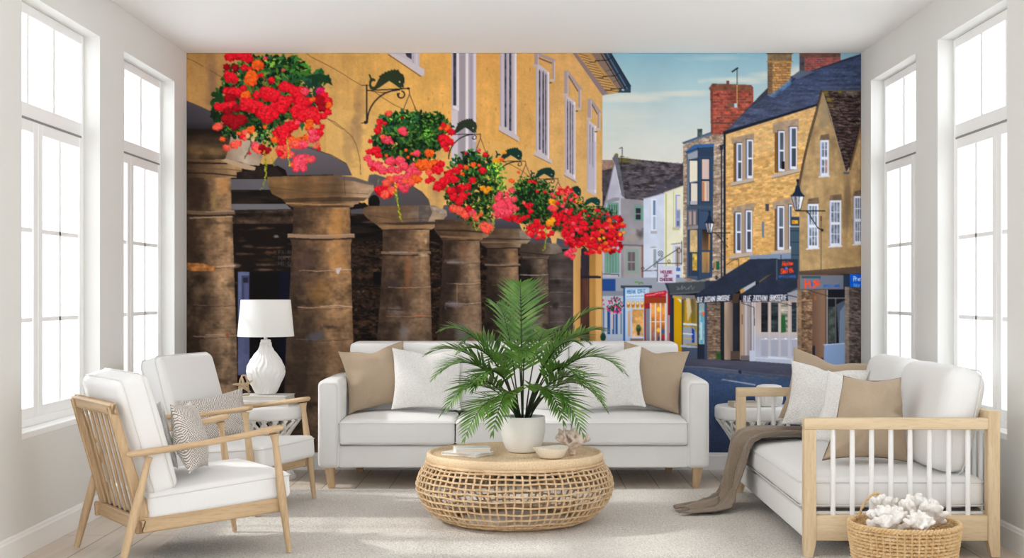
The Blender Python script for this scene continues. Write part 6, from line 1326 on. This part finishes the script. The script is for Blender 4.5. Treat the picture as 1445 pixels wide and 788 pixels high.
# ---------------------------------------------------------------- potted palm
PX, PY = -.008, 7.06
palm = thing('potted_palm', 'green feather-leaved palm in a round white pot on the rattan table', 'plant', (PX, PY, TZ))
bm = nb(); lathe(bm, [(.066, .0005), (.078, .003), (.092, .02), (.108, .06), (.117, .105), (.119, .15), (.116, .185), (.113, .188), (.108, .186), (.108, .16)], 64, close_top=False); obj('pot', bm, M['ceramic'], palm)
bm = nb(); lathe(bm, [(.108, .150), (.1085, .158), (.08, .166), (.0005, .168)], 40, close_bot=False)
for v in bm.verts: v.co.z += noise.noise(v.co*70)*.006*(1 if math.hypot(v.co.x, v.co.y) < .1 else 0)
obj('soil', bm, M['soil'], palm)
def frond(base, az, h0, reach, rise, droop, ln_leaf, n, seed, flat=.0, twist=0.0):
    """arching stalk with two rows of narrow drooping leaflets"""
    rnd = random.Random(seed)
    D = Vector((math.cos(az), math.sin(az), 0)); S = Vector((-math.sin(az), math.cos(az), 0))
    spine = []
    m = 26
    for i in range(m+1):
        t = i/m
        out = reach*(t**1.25); up = rise*(1-(1-t)**1.7)-droop*t**3.2
        spine.append(Vector(base)+D*out+S*(twist*t*t)+Vector((0, 0, up)))
    bs = nb(); tube(bs, spine, [.0052*(1-.72*i/m) for i in range(m+1)], 6)
    bl = nb()
    fr = frames(spine)
    def at(t):
        x = t*m; i = min(int(x), m-1); f = x-i
        return spine[i]+(spine[i+1]-spine[i])*f, (spine[i+1]-spine[i]).normalized()
    for k in range(n):
        t = h0+(1-h0)*(k/(n-1))**.92
        p, T = at(t)
        side0 = T.cross(Vector((0, 0, 1)))
        if side0.length < .2: side0 = S
        side0.normalize(); U = side0.cross(T).normalized()
        if U.z < 0: U = -U
        q = (t-h0)/(1-h0)
        L_ = ln_leaf*(.62+.55*math.sin(PI*min(1, q*.9+.12)))*(1-.55*q**3)*rnd.uniform(.9, 1.1)
        for s in (-1, 1):
            fwd = .62+.5*q+rnd.uniform(-.08, .08)
            d = (side0*s*1.0+T*fwd+U*(.28-.2*q+rnd.uniform(-.12, .12))).normalized()
            if q > .97: d = (T*1.4+side0*s*.35).normalized()
            w = .0068*rnd.uniform(.85, 1.15)*(1-.35*q)
            wv = (T-d*T.dot(d)).normalized()
            seg = 6; L0 = []
            g = rnd.uniform(.5, 1.0)*(.30+flat)
            pts = []
            pos = p.copy(); dd = d.copy()
            for j in range(seg+1):
                pts.append(pos.copy()); dd = (dd+Vector((0, 0, -1))*g*.16*(j+1)/seg*1.5).normalized(); pos = pos+dd*(L_/seg)
            rows = []
            for j, c in enumerate(pts):
                u = j/seg
                ww = w*(.35+1.0*math.sin(PI*min(1, u*.82+.14)))*(1-u**4) if j < seg else .0004
                nrm = Vector((0, 0, 1))-dd*dd.z
                nrm = U
                rows.append((bl.verts.new(c+wv*ww+nrm*ww*.35), bl.verts.new(c), bl.verts.new(c-wv*ww+nrm*ww*.35)))
            for a, b in zip(rows, rows[1:]):
                bl.faces.new((a[0], a[1], b[1], b[0])); bl.faces.new((a[1], a[2], b[2], b[1]))
    f = obj('frond', bl, M['leaf'], palm, True, PI)
    obj('stalk', bs, M['stalk'], f)
FR = [  # azimuth deg (0 right, 90 away, 270 towards the camera), h0, reach, rise, droop, leaf, leaflets, twist
    (250, .42, .03, .68, .00, .150, 18, .0), (140, .38, .16, .60, .02, .14, 18, .0),
    (183, .36, .40, .52, .07, .15, 22, .03), (4, .36, .40, .58, .02, .13, 22, -.03), (150, .38, .34, .50, .12, .15, 20, .0), (30, .38, .38, .50, .12, .15, 20, .0),
    (193, .40, .46, .40, .19, .16, 22, .05), (350, .40, .50, .44, .20, .17, 22, -.05), (214, .38, .42, .31, .24, .16, 22, .0), (332, .38, .44, .34, .25, .17, 22, .0),
    (170, .42, .42, .27, .26, .15, 20, .0), (12, .42, .42, .29, .26, .15, 20, .0), (248, .40, .30, .25, .30, .15, 20, -.03), (302, .40, .32, .27, .27, .15, 20, .03),
    (228, .42, .40, .20, .28, .15, 20, .0), (318, .42, .38, .24, .30, .15, 20, .0), (100, .38, .28, .52, .06, .13, 18, .0), (65, .38, .32, .50, .07, .13, 18, .0), (120, .42, .34, .40, .14, .13, 18, .0), (205, .42, .34, .44, .10, .13, 20, .0), (340, .42, .30, .46, .08, .13, 20, .0),
    (176, .40, .48, .44, .12, .15, 24, -.02), (22, .40, .46, .50, .06, .14, 24, .02), (222, .42, .32, .36, .20, .15, 22, .0), (325, .42, .34, .38, .20, .15, 22, .0), (270, .42, .20, .44, .12, .13, 18, .02)]
for i, (az, h0, re, ri, dr, lf, n, tw) in enumerate(FR):
    a = math.radians(az); rb = .012+.022*((i*37) % 10)/10
    frond((rb*math.cos(a), rb*math.sin(a), .150), a, h0, re, ri+.04, dr, lf, n, 100+i, twist=tw)

# ---------------------------------------------------------------- daybed
DX0, DX1, DY0, DY1 = 1.252, 2.128, 6.02, 7.985
db = thing('daybed', 'oak frame daybed with white spindles and white cushions under the right windows', 'daybed', ((DX0+DX1)/2, (DY0+DY1)/2, RZ))
ox, oy = (DX0+DX1)/2, (DY0+DY1)/2
hx, hy = (DX1-DX0)/2, (DY1-DY0)/2; PT = .054
def dbox(name, x0, x1, y0, y1, z0, z1, mat, bev=.004): bm = nb(); box(bm, x0, x1, y0, y1, z0, z1, bev, 2); return obj(name, bm, mat, db, True, math.radians(25))
for sx in (-1, 1):
    for sy in (-1, 1):
        top = .572 if sx < 0 else .655
        x0 = -hx if sx < 0 else hx-PT; y0 = -hy if sy < 0 else hy-PT
        bm = nb()
        q = .010
        # the foot tapers on its inner faces below the rails
        xa, xb = (x0, x0+PT-.016) if sx < 0 else (x0+.016, x0+PT)
        ya, yb = (y0, y0+PT-.016) if sy < 0 else (y0+.016, y0+PT)
        loft(bm, [[Vector(p) for p in ((xa, ya, .0005), (xb, ya, .0005), (xb, yb, .0005), (xa, yb, .0005))], [Vector(p) for p in ((x0, y0, .075), (x0+PT, y0, .075), (x0+PT, y0+PT, .075), (x0, y0+PT, .075))], [Vector(p) for p in ((x0, y0, top), (x0+PT, y0, top), (x0+PT, y0+PT, top), (x0, y0+PT, top))]])
        es = [e for e in bm.edges if abs((e.verts[0].co-e.verts[1].co).z) > .3]
        bmesh.ops.bevel(bm, geom=es, offset=.003, segments=2, affect='EDGES')
        obj('post', bm, M['pale_z'], db, True, math.radians(25))
for sy in (-1, 1):
    y0 = -hy if sy < 0 else hy-PT
    dbox('arm_rail', -hx, hx-PT+.0005, y0, y0+PT, .572, .622, M['pale_x']); dbox('side_rail', -hx+PT-.0005, hx-PT+.0005, y0+.006, y0+PT-.006, .073, .187, M['pale_x'])
    for k in range(8):
        x = -hx+.1335+.0866*k
        bm = nb(); tube(bm, [(x, y0+PT/2, .185), (x, y0+PT/2, .574)], .0115, 14); obj('spindle', bm, M['porcelain'], db)
dbox('back_rail', hx-PT+.008, hx-.004, -hy+PT-.0005, hy-PT+.0005, .595, .652, M['pale_y']); dbox('back_stretcher', hx-PT+.008, hx-.004, -hy+PT-.0005, hy-PT+.0005, .10, .18, M['pale_y'])
for k in range(21):
    y = -hy+PT+.04+(2*hy-2*PT-.08)*k/20
    bm = nb(); tube(bm, [(hx-PT/2, y, .178), (hx-PT/2, y, .597)], .0105, 12); obj('back_spindle', bm, M['porcelain'], db)
bm = nb(); box(bm, -hx+.004, hx-PT, -hy+PT+.001, hy-PT-.001, .078, .196, .01, 3); obj('seat_base', bm, M['white'], db)
bm = nb(); box(bm, -hx+.03, hx-PT-.01, -hy+PT+.02, hy-PT-.02, .195, .206); obj('seat_deck', bm, M['dark_base'], db)
soft_part('seat_cushion', db, (-.026, 0, .277), (.838, 2*hy-2*PT-.01, .142), .042, .028, M['white'], [.05, -.055], seed=31.0, wr=.004)
for s, yb_, ln_ in ((-1, -.475, .82), (1, .275, .66)):
    soft_part('back_cushion', db, (.292, yb_, .598), (.485, ln_, .18), .075, .025, M['white'], [.058], rot=(0, -math.radians(78)+PI, 0), seed=40+s*3.0, wr=.006, crown_b=.01)
bpy.context.view_layer.update()
G2 = 'cushions on the daybed'
# ---------------------------------------------------------------- throw blanket
bm = nb()
path = [(1.74, .396), (1.66, .397), (1.57, .398), (1.46, .399), (1.37, .398), (1.29, .393), (1.243, .374), (1.220, .338), (1.205, .29), (1.190, .23), (1.174, .17), (1.155, .11), (1.13, .062), (1.09, .030), (1.03, .022), (.96, .020), (.90, .019), (.845, .018)]
yc = [7.60, 7.58, 7.55, 7.52, 7.50, 7.49, 7.48, 7.475, 7.47, 7.46, 7.445, 7.43, 7.41, 7.38, 7.33, 7.29, 7.26, 7.24]
wd = [.30, .33, .36, .40, .43, .45, .45, .43, .40, .37, .35, .33, .33, .34, .33, .30, .27, .25]
amp = [.024, .027, .031, .036, .042, .048, .054, .060, .066, .070, .072, .070, .060, .046, .034, .028, .022, .018]
m = 96; rows = []
fine = []
for i in range(len(path)-1):
    for j in range(4): fine.append(i+j/4)
fine.append(len(path)-1)
def ip(a, x):
    i = min(int(x), len(a)-2); f = x-i
    return a[i]+(a[i+1]-a[i])*f
for x in fine:
    px = ip([p[0] for p in path], x); pz = ip([p[1] for p in path], x)
    dx = ip([p[0] for p in path], min(x+.3, len(path)-1))-ip([p[0] for p in path], max(x-.3, 0)); dz = ip([p[1] for p in path], min(x+.3, len(path)-1))-ip([p[1] for p in path], max(x-.3, 0))
    l = math.hypot(dx, dz); nx, nz = dz/l, -dx/l
    if nx > 0 and abs(nx) > abs(nz): nx, nz = -nx, -nz
    if nz < 0 and abs(nz) >= abs(nx): nx, nz = -nx, -nz
    row = []
    for k in range(m+1):
        v = k/m*2-1; s_ = x*.17
        yy = ip(yc, x)+v*ip(wd, x)/2+.012*math.sin(x*.9+v*2)
        f = .5+.5*math.sin(v*13.5+s_*1.8+1.1*math.sin(x*.33))
        q_ = v*4.9+s_*.8+.6*math.sin(x*.33+v*1.5)
        f = (abs(math.sin(q_))**.65)*(.62+.38*math.sin(math.floor(q_/PI)*2.3+1))*1.0+.10*(.5+.5*math.sin(v*27+x*.5+2))
        h = ip(amp, x)*f*(1.0+.35*noise.noise(Vector((v*3, x*.5, 2))))+.004*noise.noise(Vector((v*9, x*1.1, 7)))
        h = max(h, .0)
        if x > 13: h += .018*max(0, v-.1)*(1 if x < 15 else .3)
        sw = ip([0]*12+[.02, .03, .0, -.02, -.03, -.04], x)*math.sin(v*4)
        row.append(bm.verts.new((px+nx*h+sw, yy, pz+nz*h+.003)))
    rows.append(row)
for a, b in zip(rows, rows[1:]):
    for k in range(m): bm.faces.new((a[k], a[k+1], b[k+1], b[k]))
th = obj('throw_blanket', bm, M['throw'], None, True, PI)
md = th.modifiers.new('thickness', 'SOLIDIFY'); md.thickness = .007; md.offset = 0.0
tag(th, 'taupe knitted throw draped over the far front edge of the daybed onto the rug', 'blanket')

q1 = throw_pillow('beige pillow at the far end of the daybed, against its far arm', .46, .41, .14, M['beige'], (1.745, 7.76, .60), (-.20, -.95, .2), .2, 51.0, [db, th], push=(-.1, -1, .3), group=G2, chop=.16)
q2 = throw_pillow('white boucle pillow on the daybed, in front of the far beige pillow', .42, .36, .13, M['boucle'], (1.69, 7.46, .60), (-.25, -.92, .28), .12, 53.0, [db, th, q1], push=(-.15, -1, .2), group=G2, chop=.1)
q3 = throw_pillow('white slub linen pillow half hidden behind the near beige pillow on the daybed', .36, .36, .11, M['textured'], (1.665, 6.80, .585), (-.45, -.82, .28), .16, 57.0, [db, th, q2], push=(-.6, -.75, .2), group=G2, chop=.1)
q4 = throw_pillow('plump beige pillow with dark seam at the near end of the daybed, seen through spindles', .42, .40, .24, M['beige'], (1.655, 6.47, .585), (.12, -.93, .28), .04, 61.0, [db, th, q3], push=(-.3, -.9, .12), group=G2, wr=.03, chop=.0, seam=M['beigep'], taper=.34)

# ---------------------------------------------------------------- basket of coral
bk = thing('basket', 'round woven seagrass basket holding white coral in front of the daybed', 'basket', (1.607, 5.70, RZ))
bm = nb(); NR = 48
def BR(z): return .196+.030*(z/.2)**.8
for j in range(14):
    z = .010+.0148*j; pts = []
    for i in range(NR*2):
        a = 2*PI*i/(NR*2); r = BR(z)+.0070*math.cos(PI*i+j*PI)
        pts.append((r*math.cos(a), r*math.sin(a), z+.0006*math.sin(a*7+j)))
    tube(bm, pts, .0058, 6, closed=True)
for k in range(NR):
    a = 2*PI*(k*2+.0)/(NR*2); tube(bm, [((BR(z))*math.cos(a), BR(z)*math.sin(a), z) for z in (.003, .07, .14, .207)], .0045, 6)
obj('woven_side', bm, M['seagrass'], bk)
bm = nb()
for s in (0, 1):
    pts = []
    for i in range(240):
        a = 2*PI*i/240; q = a*46+s*PI
        r = .2265+.005*math.cos(q); pts.append((r*math.cos(a), r*math.sin(a), .210+.0055*math.sin(q)))
    tube(bm, pts, .0058, 6, closed=True)
obj('rim', bm, M['seagrass'], bk)
bm = nb(); lathe(bm, [(.194, .001), (.196, .006), (.0005, .007)], 48); obj('bottom', bm, M['seagrass'], bk)
def handle(a0, lean, ht, span):
    bm = nb(); c = Vector((math.cos(a0), math.sin(a0), 0)); tdir = Vector((-math.sin(a0), math.cos(a0), 0))
    for s in (0, 1):
        pts = []
        for i in range(61):
            t = PI*i/60; q = i*.75+s*PI
            p = c*(.226-lean*math.sin(t))+tdir*(-span/2*math.cos(t))+Vector((0, 0, .205+ht*math.sin(t)**.8))
            pts.append(p+Vector((math.cos(q), math.sin(q), math.sin(q+1)))*.0035)
        tube(bm, pts, .0045, 6)
    obj('handle', bm, M['seagrass'], bk)
handle(math.radians(116), .05, .105, .10); handle(math.radians(66), .06, .035, .12)
GK = 'pieces of white coral in the basket'
k1 = coral('coral', 'knobbly white coral at the left of the seagrass basket', branchy(21, .15, 9, .7, .019, levels=3), M['coralw'], (1.53, 5.66, .15), (.1, -.3, .3), .0042, GK, [bk])
k2 = coral('coral', 'tallest white coral piece, at the right middle of the seagrass basket', branchy(33, .18, 8, .7, .020, levels=3), M['coralw'], (1.665, 5.735, .15), (-.05, .12, 1.2), .0045, GK, [bk, k1])
k3 = coral('coral', 'slim white coral at the back of the basket, behind the other pieces', branchy(44, .13, 3, .4, .016, levels=3), M['coralw'], (1.56, 5.83, .19), (-.1, -.1, 2.2), .004, GK, [bk, k1, k2])
k4 = coral('coral', 'small white coral at the front rim of the basket, lowest of the pieces', branchy(57, .09, 5, .8, .016, levels=3), M['coralw'], (1.625, 5.555, .185), (.3, .1, 0), .004, GK, [bk, k1, k2, k3])
# ---------------------------------------------------------------- light, camera, view
w = bpy.data.worlds.new('daylight'); SC.world = w; w.use_nodes = True
bg = w.node_tree.nodes['Background']; bg.inputs['Color'].default_value = (.955, 1.0, 1.07, 1); bg.inputs['Strength'].default_value = 3.0
sl = bpy.data.lights.new('sun', 'SUN'); sl.energy = 2.3; sl.angle = math.radians(3.2); sl.color = (1, .965, .92)
so = bpy.data.objects.new('sun', sl); COL.objects.link(so)
e = math.radians(37); so.rotation_euler = Vector((math.cos(e), -.02, -math.sin(e))).to_track_quat('-Z', 'Y').to_euler()
so.location = (-6, 7, 5)
cd = bpy.data.cameras.new('camera'); cam = bpy.data.objects.new('camera', cd); COL.objects.link(cam)
cd.sensor_fit = 'HORIZONTAL'; cd.sensor_width = 36; cd.lens = 36*F/1445
cd.shift_x = -(740-722.5)/1445; cd.shift_y = (412-394)/1445
cam.location = (0, 0, EYE); cam.rotation_euler = (PI/2, 0, 0)
SC.camera = cam
vs = SC.view_settings; vs.view_transform = 'Standard'; vs.look = 'None'; vs.gamma = 1; vs.use_curve_mapping = False; vs.exposure = 0.0
SC.cycles.max_bounces = 10; SC.cycles.diffuse_bounces = 6; SC.cycles.transparent_max_bounces = 24
